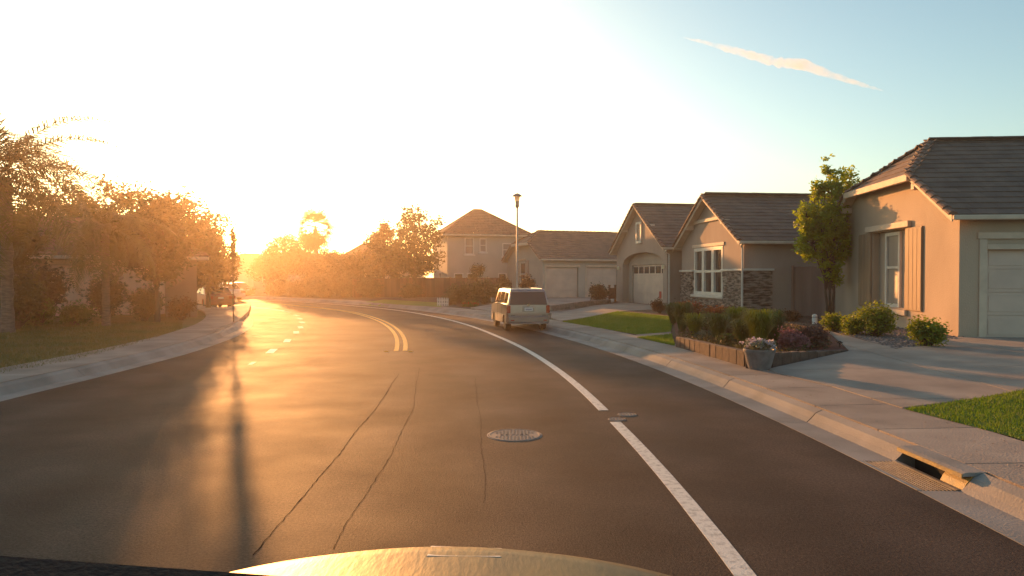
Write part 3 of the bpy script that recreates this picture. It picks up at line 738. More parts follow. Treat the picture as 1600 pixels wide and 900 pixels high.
        for sgn in (0, 1):
            Y = (lambda y: y) if sgn == 0 else (lambda y: s.w - y)
            t1 = (s.cz - s.zw) / sl if s.cz else s.w / 2
            run((-s.ok - .02, Y(-s.oe - .02), e0), (-s.ok - .02, Y(t1), s.zw + sl * t1))
            if s.cz: run((-s.ok, Y(t1), s.cz), (s.hr, Y(s.w / 2), s.zr), 'hip_tile')
        run((s.hr if s.cz else -s.ok, s.w / 2, s.zr), (min(s.L, 8) + .2, s.w / 2, s.zr), 'ridge_tile')
    def singles_mesh(s, tw_, ex, th):
        m = MB(); m.box(-tw_ / 2, tw_ / 2, -.02, ex + .05, 0, .042); o = m.build('roof_tile', s.tm); me = o.data; bpy.data.objects.remove(o); return me
    def barrel(s):
        m = MB(); r0 = []; r1 = []
        for k in range(7): a = math.pi * k / 6; r0.append((.125 * math.cos(a), -.03, .105 * math.sin(a) - .03)); r1.append((.105 * math.cos(a), .40, .085 * math.sin(a) - .03))
        m.loft([r0, r1], cap=True, closed=True); o = m.build('rake_tile', s.et); me = o.data; bpy.data.objects.remove(o); return me
    et = None
    # fittings. T is TG() or TF(); along/z in wing coordinates
    def window(s, T, a0, a1, z0, z1, d=.12, cols=1, bar=.5, frame=.07, fm=None, fr_w=None, proud=.0, pane=None):
        fm = fm or M['trim_white']; m = s.mb()
        def bx(mm, A0, A1, D0, D1, Z0, Z1):
            c = [T(a, dd, z) for z in (Z0, Z1) for dd in (D0, D1) for a in (A0, A1)]
            mm.add(c, [(0, 2, 3, 1), (4, 5, 7, 6), (0, 1, 5, 4), (2, 6, 7, 3), (0, 4, 6, 2), (1, 3, 7, 5)])
        D0, D1 = d - .06 - proud, d + .02
        bx(m, a0, a1, D0, D1, z0, z0 + frame); bx(m, a0, a1, D0, D1, z1 - frame, z1)
        cw = (a1 - a0) / cols
        for k in range(cols + 1):
            c = a0 + k * cw; lo = a0 if k == 0 else c - frame * (.5 if cols == 1 else .9); hi = a1 if k == cols else c + frame * (.5 if cols == 1 else .9)
            if k == 0: hi = a0 + frame
            if k == cols: lo = a1 - frame
            bx(m, lo, hi, D0 + .003, D1, z0 + frame, z1 - frame)
        zm = z0 + (z1 - z0) * bar
        if bar: 
            for k in range(cols): bx(m, a0 + k * cw + frame * .9, a0 + (k + 1) * cw - frame * .9, D0 + .012, D1, zm - frame * .35, zm + frame * .35)
        wn = m.build('window', fm, s.h)
        for k in range(cols):
            for (p, q) in (((z0 + frame, zm - frame * .3), (zm + frame * .3, z1 - frame)) if bar else ((z0 + frame, z1 - frame),)):
                g_ = s.mb(); A0, A1 = a0 + k * cw + frame * .5, a0 + (k + 1) * cw - frame * .5
                bx(g_, A0, A1, d - .006, d + .006, p, q); g_.build('pane', pane or M['glass'], wn)
        return wn
    def bar_(s, name, T, A0, A1, D0, D1, Z0, Z1, m, bevel=.012, label=None):
        g_ = s.mb(); c = [T(a, dd, z) for z in (Z0, Z1) for dd in (D0, D1) for a in (A0, A1)]
        g_.add(c, [(0, 2, 3, 1), (4, 5, 7, 6), (0, 1, 5, 4), (2, 6, 7, 3), (0, 4, 6, 2), (1, 3, 7, 5)]); return g_.build(name, m, s.h, bevel=bevel, label=label)
    def garage(s, T, a0, a1, z0, z1, d, panels=4, cols=4, lights=False, m=None):
        """sectional door: a leaf with raised panels as sub parts"""
        g_ = s.mb()
        def bx(mm, A0, A1, D0, D1, Z0, Z1):
            c = [T(a, dd, z) for z in (Z0, Z1) for dd in (D0, D1) for a in (A0, A1)]
            mm.add(c, [(0, 2, 3, 1), (4, 5, 7, 6), (0, 1, 5, 4), (2, 6, 7, 3), (0, 4, 6, 2), (1, 3, 7, 5)])
        ph = (z1 - z0) / panels
        for k in range(panels): bx(g_, a0, a1, d, d + .04, z0 + k * ph + .006, z0 + (k + 1) * ph - .006)
        bx(g_, a0, a1, d + .03, d + .05, z0, z1)
        dr = g_.build('garage_door', m or M['door'], s.h)
        cw = (a1 - a0) / cols
        for k in range(panels):
            for c in range(cols):
                q = s.mb(); lit = lights and k == panels - 1
                bx(q, a0 + c * cw + .09, a0 + (c + 1) * cw - .09, d - .010, d + .004, z0 + k * ph + .09, z0 + (k + 1) * ph - .09)
                q.build('pane' if lit else 'panel', M['glass'] if lit else (m or M['door']), dr, bevel=0 if lit else .008)
        return dr

def Rz(a): return Matrix.Rotation(a, 4, 'Z')
# --- right house (cream, nearest)
H = thing('house', 'cream stucco house nearest the camera with tan shutters and clipped gable roof', 'house', (12.0, 18.9, 0), R(-5.1))
W = Wing(H, Matrix.Identity(4), 9.0, 12, .36, 3.85, .58, wallm=M['stucco'], tilem=M['tile'], clip_z=5.08, hip_run=1.36)
mm = M['tile_edge']; W.et = mm
NI = (3.05, 5.5, 1.0, 3.5)
W.walls([NI], [(.7, 5.6, .0, 2.86), (6.6, 11.5, .0, 2.86)], depth=.22)
W.roof(singles=300)
T = W.TG()
W.bar_('niche_back', T, 3.04, 5.51, .215, .25, .99, 3.51, M['stucco'], 0)
W.window(T, 3.80, 4.86, 1.0, 3.45, d=.19, frame=.11, bar=.53, pane=M['curtain'])
W.bar_('shutter', T, 1.95, 3.0, -.05, -.002, .95, 3.5, M['shutter'])
W.bar_('shutter', T, 5.55, 6.6, -.05, -.002, .95, 3.5, M['shutter'])
for a0 in (1.95, 5.55):
    for k in range(4): W.bar_('shutter_board', T, a0 + .02 + k * .2575, a0 + .02 + k * .2575 + .24, -.065, -.048, .99, 3.46, M['shutter'], .004)
W.bar_('lintel', T, 2.7, 5.9, -.12, -.002, 3.53, 3.72, M['trim'])
W.bar_('window_sill', T, 2.9, 5.3, -.10, -.002, .78, .95, M['trim'])
W.bar_('base_board', T, -.03, 9.03, -.03, -.002, .0, .42, M['stucco'], 0)
W.bar_('number_plaque', T, 7.9, 8.5, -.03, -.002, 2.72, 2.92, M['trim_white'], .01)
W.bar_('gable_bracket', T, 7.35, 7.55, -.38, -.002, 4.35, 4.55, M['trim'])
W.bar_('gable_bracket', T, 1.75, 1.95, -.38, -.002, 4.55, 4.75, M['trim'])
T = W.TF()
for a in (.7, 6.6):
    W.garage(T, a + .04, a + 4.86, .33, 2.82, .16, 4, 4)
    W.bar_('door_frame', T, a - .2, a + .0, -.035, -.002, .2, 3.0, M['trim']); W.bar_('door_frame', T, a + 4.9, a + 5.1, -.035, -.002, .2, 3.0, M['trim'])
    W.bar_('door_head', T, a - .25, a + 5.15, -.06, -.002, 3.002, 3.18, M['trim']); W.bar_('door_head', T, a, a + 4.9, -.035, .12, 2.72, 2.86, M['trim'])

# --- middle house: garage wing and stone faced wing
H = thing('house', 'taupe house with two tall gables, arched garage recess and grey stone facing', 'house', (9.84, 29.9, 0), R(6))
base = Matrix.Translation((9.84, 29.9, 0)) @ Rz(R(6)); inv = base.inverted()
W = Wing(H, Matrix.Identity(4), 7.65, 9.5, .42, 3.72, .56, wallm=M['stucco_grey'], tilem=M['tile']); W.et = mm
W.walls([(2.2, 5.8, 1.1, 3.4)], [], depth=.14); W.roof(); T = W.TG()
W.window(T, 2.2, 5.8, 1.1, 3.4, d=.10, cols=3, bar=.5, frame=.16, pane=M['glass'], proud=.06)
W.bar_('window_head', T, 2.0, 6.0, -.05, -.002, 3.42, 3.58, M['trim'])
W.bar_('window_sill', T, 2.0, 6.0, -.13, -.002, .98, 1.09, M['trim_white'])
W.bar_('stone_cap', T, -.13, 2.18, -.14, -.002, 2.24, 2.33, M['trim_white']); W.bar_('stone_cap', T, 5.82, 7.7, -.14, -.002, 2.24, 2.33, M['trim_white'])
W.bar_('stone_cap', W.TF(), -.134, 1.3, -.14, -.002, 2.241, 2.331, M['trim_white'])
def ledge(mb, T, A0, A1, z0, z1, holes=()):
    """coursed ledge stone, every stone its own lengths and depth"""
    z = z0
    while z < z1 - .03:
        hh = min(random.uniform(.06, .12), z1 - z); a = A0
        while a < A1:
            l_ = min(random.uniform(.18, .5), A1 - a); c = a + l_ / 2
            if not any(h[0] - .1 < c < h[1] + .1 and h[2] < z + hh / 2 < h[3] for h in holes):
                d_ = random.uniform(.05, .10); p = [T(q, dd, zz) for zz in (z + .006, z + hh - .004) for dd in (-d_, -.001) for q in (a + .006, a + l_ - .006)]
                mb.add(p, [(0, 2, 3, 1), (4, 5, 7, 6), (0, 1, 5, 4), (2, 6, 7, 3), (0, 4, 6, 2), (1, 3, 7, 5)])
            a += l_
        z += hh
q = W.mb(); ledge(q, T, -.08, 7.65, .25, 2.24, [(2.1, 5.9, .95, 2.4)]); ledge(q, W.TF(), .0, 1.25, .25, 2.24); q.build('stone_facing', M['stone'], H, kind='stuff')
q = W.mb(); q.tube([(-.2, -.42, 3.42), (-.2, -.2, 3.3), (-.13, -.14, 3.2), (-.13, -.14, .4)], .045, 8); q.build('downpipe', M['trim_white'], H, smooth=True)
W.bar_('gable_bracket', T, 5.9, 6.2, -.34, -.002, 4.35, 4.55, M['trim']); W.bar_('gable_bracket', T, 1.45, 1.75, -.34, -.002, 4.35, 4.55, M['trim'])
W.bar_('collar_beam', T, 1.9, 5.8, -.10, -.002, 4.62, 4.78, M['trim'])
W.bar_('base_board', W.TF(), 1.3, 9.4, -.02, -.002, .2, .5, M['stucco_grey'], 0)
# garage wing
W2 = Wing(H, inv @ Matrix.Translation((8.36, 38.0, 0)) @ Rz(R(10.3)), 8.3, 9, .36, 3.8, .6, wallm=M['stucco_grey'], tilem=M['tile']); W2.et = mm
W2.walls([], [], gable=False); W2.roof(); T = W2.TG()
q = W2.mb(); zb, zt = .0, None
def rooft(a): return W2.zw + W2.sl * min(a, W2.w - a) - .14
def archz(a): u = (a - 3.85) / 3.3; return 2.75 + .68 * math.sqrt(max(0, 1 - u * u)) if abs(u) <= 1 else 2.75
A0, A1 = .55, 7.15; xs = [0, A0] + [A0 + (A1 - A0) * k / 24 for k in range(1, 24)] + [A1, 8.3]; xs = sorted(set(xs + [4.15]))
for i in range(len(xs) - 1):
    a, b = xs[i], xs[i + 1]; la, lb = (zb, zb) if (b <= A0 + 1e-6 or a >= A1 - 1e-6) else (archz(a), archz(b))
    q.add([T(a, 0, la), T(b, 0, lb), T(b, 0, rooft(b)), T(a, 0, rooft(a))], [(0, 1, 2, 3)])
    if la != zb or lb != zb: q.add([T(a, 0, la), T(b, 0, lb), T(b, .4, lb), T(a, .4, la)], [(0, 1, 2, 3)])
for a in (A0, A1): q.add([T(a, 0, zb), T(a, 0, 2.75), T(a, .4, 2.75), T(a, .4, zb)], [(0, 1, 2, 3)])
q.build('gable_wall', M['stucco_grey'], H)
q = W2.mb(); wall_with_holes(q, 8.28, 0, 3.6, [(1.0, 6.5, 0, 2.7)], lambda a, d, z: (d + .4, a, z), .12); q.build('recessed_wall', M['stucco_far'], H)
W2.garage(lambda a, d, z: (d + .4, a, z), 1.04, 6.46, .34, 2.68, .08, 4, 6, lights=True)
W2.bar_('door_sign', lambda a, d, z: (d + .4, a, z), 1.9, 2.2, .05, .068, .75, 1.15, M['sign_red'], .004, label='small red sign stuck on the garage door')
W2.window(T, 3.7, 4.6, 3.98, 5.25, d=.0, cols=1, bar=0, frame=.14, proud=.03, pane=M['curtain'])
W2.bar_('gable_bracket', T, 6.2, 6.5, -.34, -.002, 4.75, 4.95, M['trim']); W2.bar_('gable_bracket', T, 1.75, 2.05, -.34, -.002, 4.75, 4.95, M['trim'])
q = W2.mb(); q.tube([(-.2, -.42, 3.44), (-.2, -.2, 3.3), (.1, -.06, 3.2), (.1, -.06, .4)], .045, 8); q.build('downpipe', M['trim_white'], H, smooth=True)
for a in (.28, 7.7):
    q = W2.mb(); q.M = W2.X @ Matrix.Translation((-.12, a, 2.45)); q.lathe([(.03, .2), (.09, .16), (.08, 0), (.05, -.03)], 10); o = q.build('wall_lamp', M['lens'], H)

# --- third house with two garage doors
H = thing('house', 'low pale house with clipped gable and two single garage doors behind the van', 'house', (2.36, 54, 0), R(20))
W = Wing(H, Matrix.Identity(4), 8.0, 9, .3, 3.56, .55, wallm=M['stucco_pale'], tilem=M['tile'], clip_z=4.72, hip_run=1.3); W.et = mm
W.walls([(3.75, 5.1, 1.2, 3.2)], [(.3, 3.0, 0, 2.7), (3.75, 6.45, 0, 2.7)]); W.roof(); T = W.TG()
W.window(T, 3.75, 5.1, 1.2, 3.2, d=.1, frame=.12)
W.bar_('shutter', T, 2.9, 3.6, -.05, -.002, 1.1, 3.3, M['stucco_grey']); W.bar_('shutter', T, 5.25, 5.95, -.05, -.002, 1.1, 3.3, M['stucco_grey'])
W.bar_('lintel', T, 3.5, 5.4, -.09, -.002, 3.32, 3.45, M['trim'])
T = W.TF()
for a in (.3, 3.75):
    W.garage(T, a + .03, a + 2.67, .3, 2.67, .12, 4, 2); W.bar_('door_head', T, a - .15, a + 2.85, -.05, -.002, 2.72, 2.9, M['trim'])
    W.bar_('door_frame', T, a - .15, a - .0, -.03, -.002, .2, 2.718, M['trim'])

# --- two storey house
H = thing('house', 'tall two storey beige house with reddish hipped tile roof and white framed windows', 'house', (-5.7, 62, 0), R(15))
W = Wing(H, Matrix.Identity(4), 8, 7.2, .3, 5.75, .45, wallm=M['stucco_pale'], tilem=M['tile_red']); W.et = M['tile_edge']
holesF = [(1.55, 2.4, 3.95, 5.45), (2.9, 3.55, 4.15, 5.4), (5.0, 6.2, 3.8, 5.0), (.6, 1.45, .9, 2.3), (1.75, 2.5, .9, 2.3), (4.6, 5.4, .9, 2.3)]
holesG = [(3.2, 4.4, 4.0, 5.2), (3.0, 4.6, .9, 2.4)]
q = MB(); wall_with_holes(q, 7.2, 0, 5.72, holesF, W.TF(), .12); wall_with_holes(q, 8, 0, 5.72, holesG, W.TG(), .12)
q.add([(7.2, 0, 0), (7.2, 8, 0), (7.2, 8, 5.72), (7.2, 0, 5.72)], [(0, 1, 2, 3)]); q.add([(0, 8, 0), (7.2, 8, 0), (7.2, 8, 5.72), (0, 8, 5.72)], [(0, 1, 2, 3)]); q.build('wall', M['stucco_pale'], H)
for h_ in holesF: W.window(W.TF(), *h_, d=.08, frame=.09, pane=M['curtain'] if h_[2] > 3 else M['glass'], proud=.04); W.bar_('window_sill', W.TF(), h_[0] - .1, h_[1] + .1, -.07, -.002, h_[2] - .12, h_[2], M['trim_white'])
for h_ in holesG: W.window(W.TG(), *h_, d=.08, frame=.09, pane=M['curtain'], proud=.04)
def hip_roof(house, X, x0, x1, y0, y1, z, ridge, zr, tm, em, oh=.5, ex=.36):
    """hipped roof with laid courses; ridge = ((xa, y), (xb, y))"""
    a, b, c, d = (x0 - oh, y0 - oh, z), (x1 + oh, y0 - oh, z), (x1 + oh, y1 + oh, z), (x0 - oh, y1 + oh, z); r0, r1 = (*ridge[0], zr), (*ridge[1], zr)
    m = MB(X); m.prism([(p[0], p[1], z - .16) for p in (a, b, c, d)], [(p[0], p[1], z - .02) for p in (a, b, c, d)]); m.build('soffit', em, house)
    m = MB(X)
    for face in ((a, b, r1, r0), (b, c, r1), (c, d, r0, r1), (d, a, r0)):
        lo0, lo1 = Vector(face[0]), Vector(face[1]); hi1 = Vector(face[2]); hi0 = Vector(face[3]) if len(face) == 4 else hi1
        al = (lo1 - lo0).normalized(); nrm = al.cross((hi0 - lo0)).normalized(); upv = nrm.cross(al)
        if nrm.z < 0: nrm = -nrm
        H_ = abs((hi0 - lo0).dot(upv)); n = max(3, int(H_ / ex))
        for k in range(n):
            f0, f1 = k / n, min(1, (k + 1.1) / n); p0, p1 = lo0.lerp(hi0, f0), lo1.lerp(hi1, f0); q0, q1 = lo0.lerp(hi0, f1), lo1.lerp(hi1, f1)
            nt2 = max(1, int((p1 - p0).length / .33))
            for j in range(nt2):
                u0, u1 = j / nt2, (j + 1) / nt2; off = random.uniform(0, .008)
                P = [p0.lerp(p1, u0 + .004), p0.lerp(p1, u1 - .004), q0.lerp(q1, u1), q0.lerp(q1, u0)]
                m.prism([tuple(v - nrm * .02) for v in P], [tuple(P[0] + nrm * (.035 + off)), tuple(P[1] + nrm * (.035 + off)), tuple(P[2] + nrm * .004), tuple(P[3] + nrm * .004)])
    m.build('roof_tiles', tm, house, kind='stuff')
    m = MB(X)
    for p, r_ in ((a, r0), (b, r1), (c, r1), (d, r0)):
        m.tube([Vector(p) + Vector((0, 0, .03)), Vector(r_) + Vector((0, 0, .05))], .09, 6)
    if (Vector(r0) - Vector(r1)).length > .1: m.tube([Vector(r0) + Vector((0, 0, .05)), Vector(r1) + Vector((0, 0, .05))], .1, 6)
    m.build('hip_ridges', tm, house)
hip_roof(H, Matrix.Identity(4), 0, 7.2, 0, 8, 5.75, ((3.2, 4), (4.0, 4)), 8.25, M['tile_red'], M['trim'])

# --- houses farther off, and the one on the left
def plain_house(label, loc, rz, wx, wy, zf, ze, zr, wallm, tilem, holes=(), door=None, side=()):
    h = thing('house', label, 'house', (*loc, 0), rz); W = Wing(h, Matrix.Identity(4), wy, wx, zf, ze, .4, wallm=wallm, tilem=tilem)
    q = MB(); hs = list(holes) + ([door] if door else [])
    wall_with_holes(q, wx, -.2, ze, hs, W.TF(), .12); wall_with_holes(q, wy, -.2, ze, list(side), W.TG(), .12)
    q.add([(wx, 0, -.2), (wx, wy, -.2), (wx, wy, ze), (wx, 0, ze)], [(0, 1, 2, 3)]); q.add([(0, wy, -.2), (wx, wy, -.2), (wx, wy, ze), (0, wy, ze)], [(0, 1, 2, 3)]); q.build('wall', wallm, h)
    for a in holes: W.window(W.TF(), *a, d=.08, frame=.1, proud=.03); W.bar_('window_sill', W.TF(), a[0] - .1, a[1] + .1, -.07, -.002, a[2] - .12, a[2], M['trim'])
    for a in side: W.window(W.TG(), *a, d=.08, frame=.1, proud=.03)
    if door: W.garage(W.TF(), door[0] + .03, door[1] - .03, zf, door[3] - .02, .08, 4, 4); W.bar_('door_head', W.TF(), door[0] - .15, door[1] + .15, -.05, -.002, door[3] + .01, door[3] + .2, M['trim'])
    ins = min(wx, wy) / 2 * .95
    if wx >= wy: rg = ((ins, wy / 2), (wx - ins, wy / 2))
    else: rg = ((wx / 2 - .1, wy / 2), (wx / 2 + .1, wy / 2))
    hip_roof(h, Matrix.Identity(4), 0, wx, 0, wy, ze + .02, rg, zr, tilem, M['trim']); return h
plain_house('single storey house on the left behind palms, its corner against the bright driveway', (-14.5 - 12 * math.cos(R(25)), 32.4 - 12 * math.sin(R(25))), R(25), 12.0, 8, .3, 2.9, 4.7, M['stucco_brown'], M['tile_red'],
            holes=[(1.2, 2.6, 1.1, 2.5), (3.6, 5.0, 1.1, 2.5)], door=(6.3, 10.7, -.2, 2.5))
plain_house('low house with hipped roof showing above the dark hedge trees', (-19.5, 76), R(18), 10, 8, .3, 3.1, 5.7, M['stucco_far'], M['tile_red'], holes=[(1, 2.2, 1, 2.3)], door=(3.5, 6.3, -.2, 2.5))
plain_house('distant house closing the end of the street below the glare', (-46, 108), R(20), 11, 9, .3, 3.1, 5.6, M['stucco_far'], M['tile_red'], holes=[(1, 2.4, 1, 2.3), (7.5, 9, 1, 2.3)], door=(3.2, 6.6, -.2, 2.5))
plain_house('distant house half hidden left of the parked cars', (-62, 84), R(32), 12, 9, .3, 3.1, 5.6, M['stucco_far'], M['tile'], holes=[(1, 2.4, 1, 2.3), (8, 9.5, 1, 2.3)], door=(3.2, 6.6, -.2, 2.5))
plain_house('far house glimpsed between the fan palm and the round tree', (-33, 90), R(25), 12, 9, .3, 3.1, 5.2, M['stucco_far'], M['tile_red'], holes=[(1, 2.4, 1, 2.3)], door=(4, 7, -.2, 2.5))

# ------------------------------------------------------------ fences and low walls
def board_fence(label, pts, h, m, bw=.14, name='board_fence', zb=None, posts=True, th=.022):
    t = thing(name, label, 'fence', (*pts[0], 0)); o = Vector((*pts[0], 0)); bd = MB(); bd.box(0, bw - .008, 0, th, 0, h); ob = bd.build('board', m); me = ob.data; bpy.data.objects.remove(ob)
    for (a, b) in zip(pts[:-1], pts[1:]):
        a, b = Vector((*a, 0)), Vector((*b, 0)); L_ = (b - a).length; d = (b - a) / L_; ang = math.atan2(d.y, d.x); n = int(L_ / bw)
        for i in range(n):
            p = a + d * (i * bw); inst('board', me, t, Matrix.Translation((p.x - o.x, p.y - o.y, gz(p.x, p.y) - .02 + random.uniform(-.012, .012))) @ Rz(ang))
        rl = MB(Matrix.Translation(a - o) @ Rz(ang))
        for zz in (.35, h - .3): rl.box(0, L_, th + .002, th + .04, gz(a.x, a.y) + zz, gz(a.x, a.y) + zz + .09)
        rl.build('rail', m, t)
        for i in range(int(L_ / 2.4) + 1):
            ps = MB(Matrix.Translation(a - o + d * min(i * 2.4, L_ - .1)) @ Rz(ang)); ps.box(0, .09, -.09, -.004, 0, gz(a.x, a.y) + h + .05); ps.build('post', m, t)
    return t
board_fence('dark red wooden board fence in front of the two storey house', [(-13.5, 59.6), (-7.0, 56.6), (-.6, 53.2)], 1.55, M['wood'])
board_fence('pinkish side yard gate fence between the stone house and the cream house', [(11.95, 29.95), (12.8, 27.95)], 2.05, M['wood_tan'], name='side_fence')
# white picket fence
t = thing('picket_fence', 'short white picket fence at the edge of the shrub bed', 'fence', (*yof(683, 43.6), .17)); x0 = t.location.x
for i in range(7):
    mb = MB(Matrix.Translation((i * .105, i * .01, 0))); mb.prism([(0, 0, 0), (.06, 0, 0), (.06, 0, .46), (.03, 0, .54), (0, 0, .46)], [(0, .02, 0), (.06, .02, 0), (.06, .02, .46), (.03, .02, .54), (0, .02, .46)]); mb.build('picket', M['picket'], t)
mb = MB(); mb.box(-.02, .7, .022, .045, .12, .17); mb.box(-.02, .7, .022, .045, .34, .39); mb.build('rail', M['picket'], t)
# planter wall of blocks in the front bed
def block_wall(label, pts, hs, m, bl=.32, thick=.16, cap=True, courses=1, name='planter_wall'):
    t = thing(name, label, 'wall', (*pts[0], gz(*pts[0]))); o = Vector(t.location)
    for (a, b), (h0, h1) in zip(zip(pts[:-1], pts[1:]), zip(hs[:-1], hs[1:])):
        a, b = Vector((*a, 0)), Vector((*b, 0)); L_ = (b - a).length; d = (b - a) / L_; nrm = Vector((-d.y, d.x, 0)); n = max(1, int(L_ / bl)); l_ = L_ / n
        for i in range(n):
            for c in range(courses):
                f = (i + .5) / n; hh = h0 + (h1 - h0) * f
                if hh < .04: continue
                p = a + d * (i * l_); z = gz(p.x, p.y) - .03; zlo = z + (hh + .03) * c / courses; zhi = z + (hh + .03) * (c + 1) / courses - .006; j = random.uniform(-.012, .012)
                mb = MB(Matrix.Translation(-o)); w0 = p + d * .005 + nrm * j; w1 = p + d * (l_ - .005) + nrm * j
                lo = [w0, w1, w1 + nrm * thick, w0 + nrm * thick]
                mb.prism([(v.x, v.y, zlo) for v in lo], [(v.x, v.y, zhi + random.uniform(-.006, .006)) for v in lo]); mb.build('block', m, t, bevel=.012)
    return t
block_wall('brown block planter wall round the flower bed beside the sidewalk', [G(1056, 542), G(1118, 560), G(1176, 577), G(1250, 565), G(1326, 549)], [.27, .30, .33, .22, .05], M['block'])
block_wall('low grey block retaining wall behind the van beside the driveway', [G(862, 487), G(905, 481), G(955, 474)], [.32, .32, .25], M['block_grey'], bl=.4, courses=2, name='retaining_wall')
t = thing('gate_post', 'short dark wooden post pair beside the round shrub at the arched garage', 'post', (*yof(957, 45.2), gz(*yof(957, 45.2))))
for k in range(2): mb = MB(Matrix.Translation((k * .42 - .2, k * .3, 0))); mb.box(-.06, .06, -.06, .06, 0, 1.05); mb.box(-.08, .08, -.08, .08, 1.05, 1.09); mb.build('post', M['wood'], t)
mb = MB(Matrix.Rotation(math.atan2(.3, .42), 4, 'Z')); mb.box(-.2, .22, -.02, .02, .2, .9); mb.build('board_panel', M['wood'], t)

# ------------------------------------------------------------ planting on the right
shrub('largest rounded lime green shrub under the shuttered window', G(1367, 526), .62, .95, LEAF['lime'], twigs=160, group='lime green shrubs along the cream house')
shrub('small lime green shrub at the left end of the row by the cream house', G(1305, 518), .38, .5, LEAF['lime'], group='lime green shrubs along the cream house')
shrub('middle lime green shrub between the small and the largest one', G(1335, 523), .42, .52, LEAF['lime'], group='lime green shrubs along the cream house')
shrub('lime green shrub standing alone near the corner beside the garage', G(1449, 540), .44, .66, LEAF['lime'], twigs=120, group='lime green shrubs along the cream house')
B = .05
grass_clump('yellow green ornamental grass at the left end of the flower bed', G(1066, 520), .35, .75, LEAF['green'], 500)
shrub('dark rounded shrub beside the arched garage driveway', G(1031, 489), .42, .62, LEAF['russet'], name='shrub')
shrub('wide rust coloured flowering shrub below the stone facing', G(1075, 496), .95, .68, LEAF['russet'], twigs=170, flower=LEAF['red'], fl_n=20)
shrub('second rust coloured shrub in front of the grey stone', G(1122, 500), .8, .55, LEAF['russet'], twigs=130)
shrub('mid green bushy shrub in the middle of the flower bed', G(1108, 518), .42, .55, LEAF['green'], twigs=120)
shrub('silvery sage mound just behind the block planter wall', G(1101, 532), .28, .22, LEAF['sage'], size=.03, name='sage_mound')
shrub('low olive shrub between the sage mound and the tall grass', G(1138, 529), .35, .42, LEAF['olive'])
shrub('low green groundcover plant with orange flowers by the planter wall', G(1138, 541), .25, .26, LEAF['green'], flower=LEAF['russet'], name='flowering_plant')
grass_clump('tall yellow green ornamental grass behind the flower pot', G(1186, 549), .40, .78, LEAF['lime'], 700)
grass_clump('second clump of ornamental grass left of the flower pot', G(1160, 545), .30, .58, LEAF['green'], 420)
shrub('pink flowering shrub right of the ornamental grass', G(1238, 549), .36, .50, LEAF['pink'], twigs=110, flower=LEAF['pink'])
shrub('dark purple shrub at the right end of the flower bed', G(1270, 545), .38, .60, LEAF['purple'], twigs=110)
shrub('low brown leaved shrub at the foot of the side fence', G(1225, 500), .7, .3, LEAF['russet'], twigs=110)
for i, (px, py, rr_, hh, lf, lab) in enumerate(((1085, 527, .34, .55, 'lime', 'feathery yellow green grass behind the planter wall near its left end'), (1122, 535, .36, .62, 'green', 'loose green grass behind the middle of the planter wall'),
        (1207, 541, .36, .72, 'green', 'tall loose grass between the flower pot and the pink shrub'), (1150, 520, .4, .62, 'lime', 'yellow green grass at the back of the flower bed'), (1052, 507, .34, .6, 'green', 'green grass tuft at the back left of the flower bed'), (1180, 522, .4, .55, 'olive', 'olive grass tuft at the back right of the flower bed'))):
    grass_clump(lab, G(px, py), rr_, hh, LEAF[lf], 420)
bedp = [G(1062, 537), G(1172, 570), G(1300, 548), G(1280, 522), G(1170, 500), G(1062, 500)]
cc = [(x, y, gz(x, y) + .10) for x, y in zip(RNG.uniform(3, 9.5, 2600), RNG.uniform(13.5, 30, 2600)) if in_poly(x, y, bedp)]
V, Q = leaf_cloud(cc, .07, 14, .035); tag(np_mesh('ground_cover', V, Q, LEAF['olive']), 'low leafy ground cover between the shrubs of the flower bed', 'ground cover', kind='stuff')
# pot of lilac flowers
x, y = G(1187, 577); t = thing('flower_pot', 'tapered grey pot of lilac flowers at the corner of the planter wall', 'flower pot', (x, y + .02, gz(x, y)))
mb = MB(); mb.lathe([(.001, 0), (.2, 0), (.24, .12), (.29, .33), (.31, .36), (.31, .40), (.27, .40), (.26, .34), (.001, .34)], 28); mb.build('pot', M['pot'], t, smooth=True)
E = [(RNG.normal(0, .13), RNG.normal(0, .13), .42 + RNG.uniform(0, .12)) for _ in range(60)]; V, Q = leaf_cloud(E, .035, 14, .028); np_mesh('foliage', V, Q, LEAF['sage'], t)
E = [(RNG.normal(0, .14), RNG.normal(0, .14), .46 + RNG.uniform(0, .12)) for _ in range(46)]; V, Q = leaf_cloud(E, .022, 14, .02, .8); np_mesh('flowers', V, Q, LEAF['lilac'], t, kind='stuff')
# path light and white utility post
x, y = G(1312, 546); t = thing('path_light', 'small dark garden path light beside the driveway', 'garden light', (x, y, gz(x, y))); mb = MB(); mb.tube([(0, 0, 0), (0, 0, .16)], .012, 8); mb.build('stake', M['dark'], t)
mb = MB(); mb.lathe([(.06, .15), (.075, .16), (.02, .2), (.005, .2)], 14); mb.build('lamp_cap', M['dark'], t)
x, y = G(1273, 506); t = thing('utility_post', 'short white utility post at the foot of the leafy tree', 'post', (x, y, gz(x, y))); mb = MB(); mb.lathe([(.085, 0), (.085, .28), (.07, .32), (.02, .34)], 14); mb.build('post_body', M['picket'], t, smooth=True)
mb = MB(); mb.lathe([(.092, .22), (.092, .25)], 14); mb.build('band', M['steel'], t)
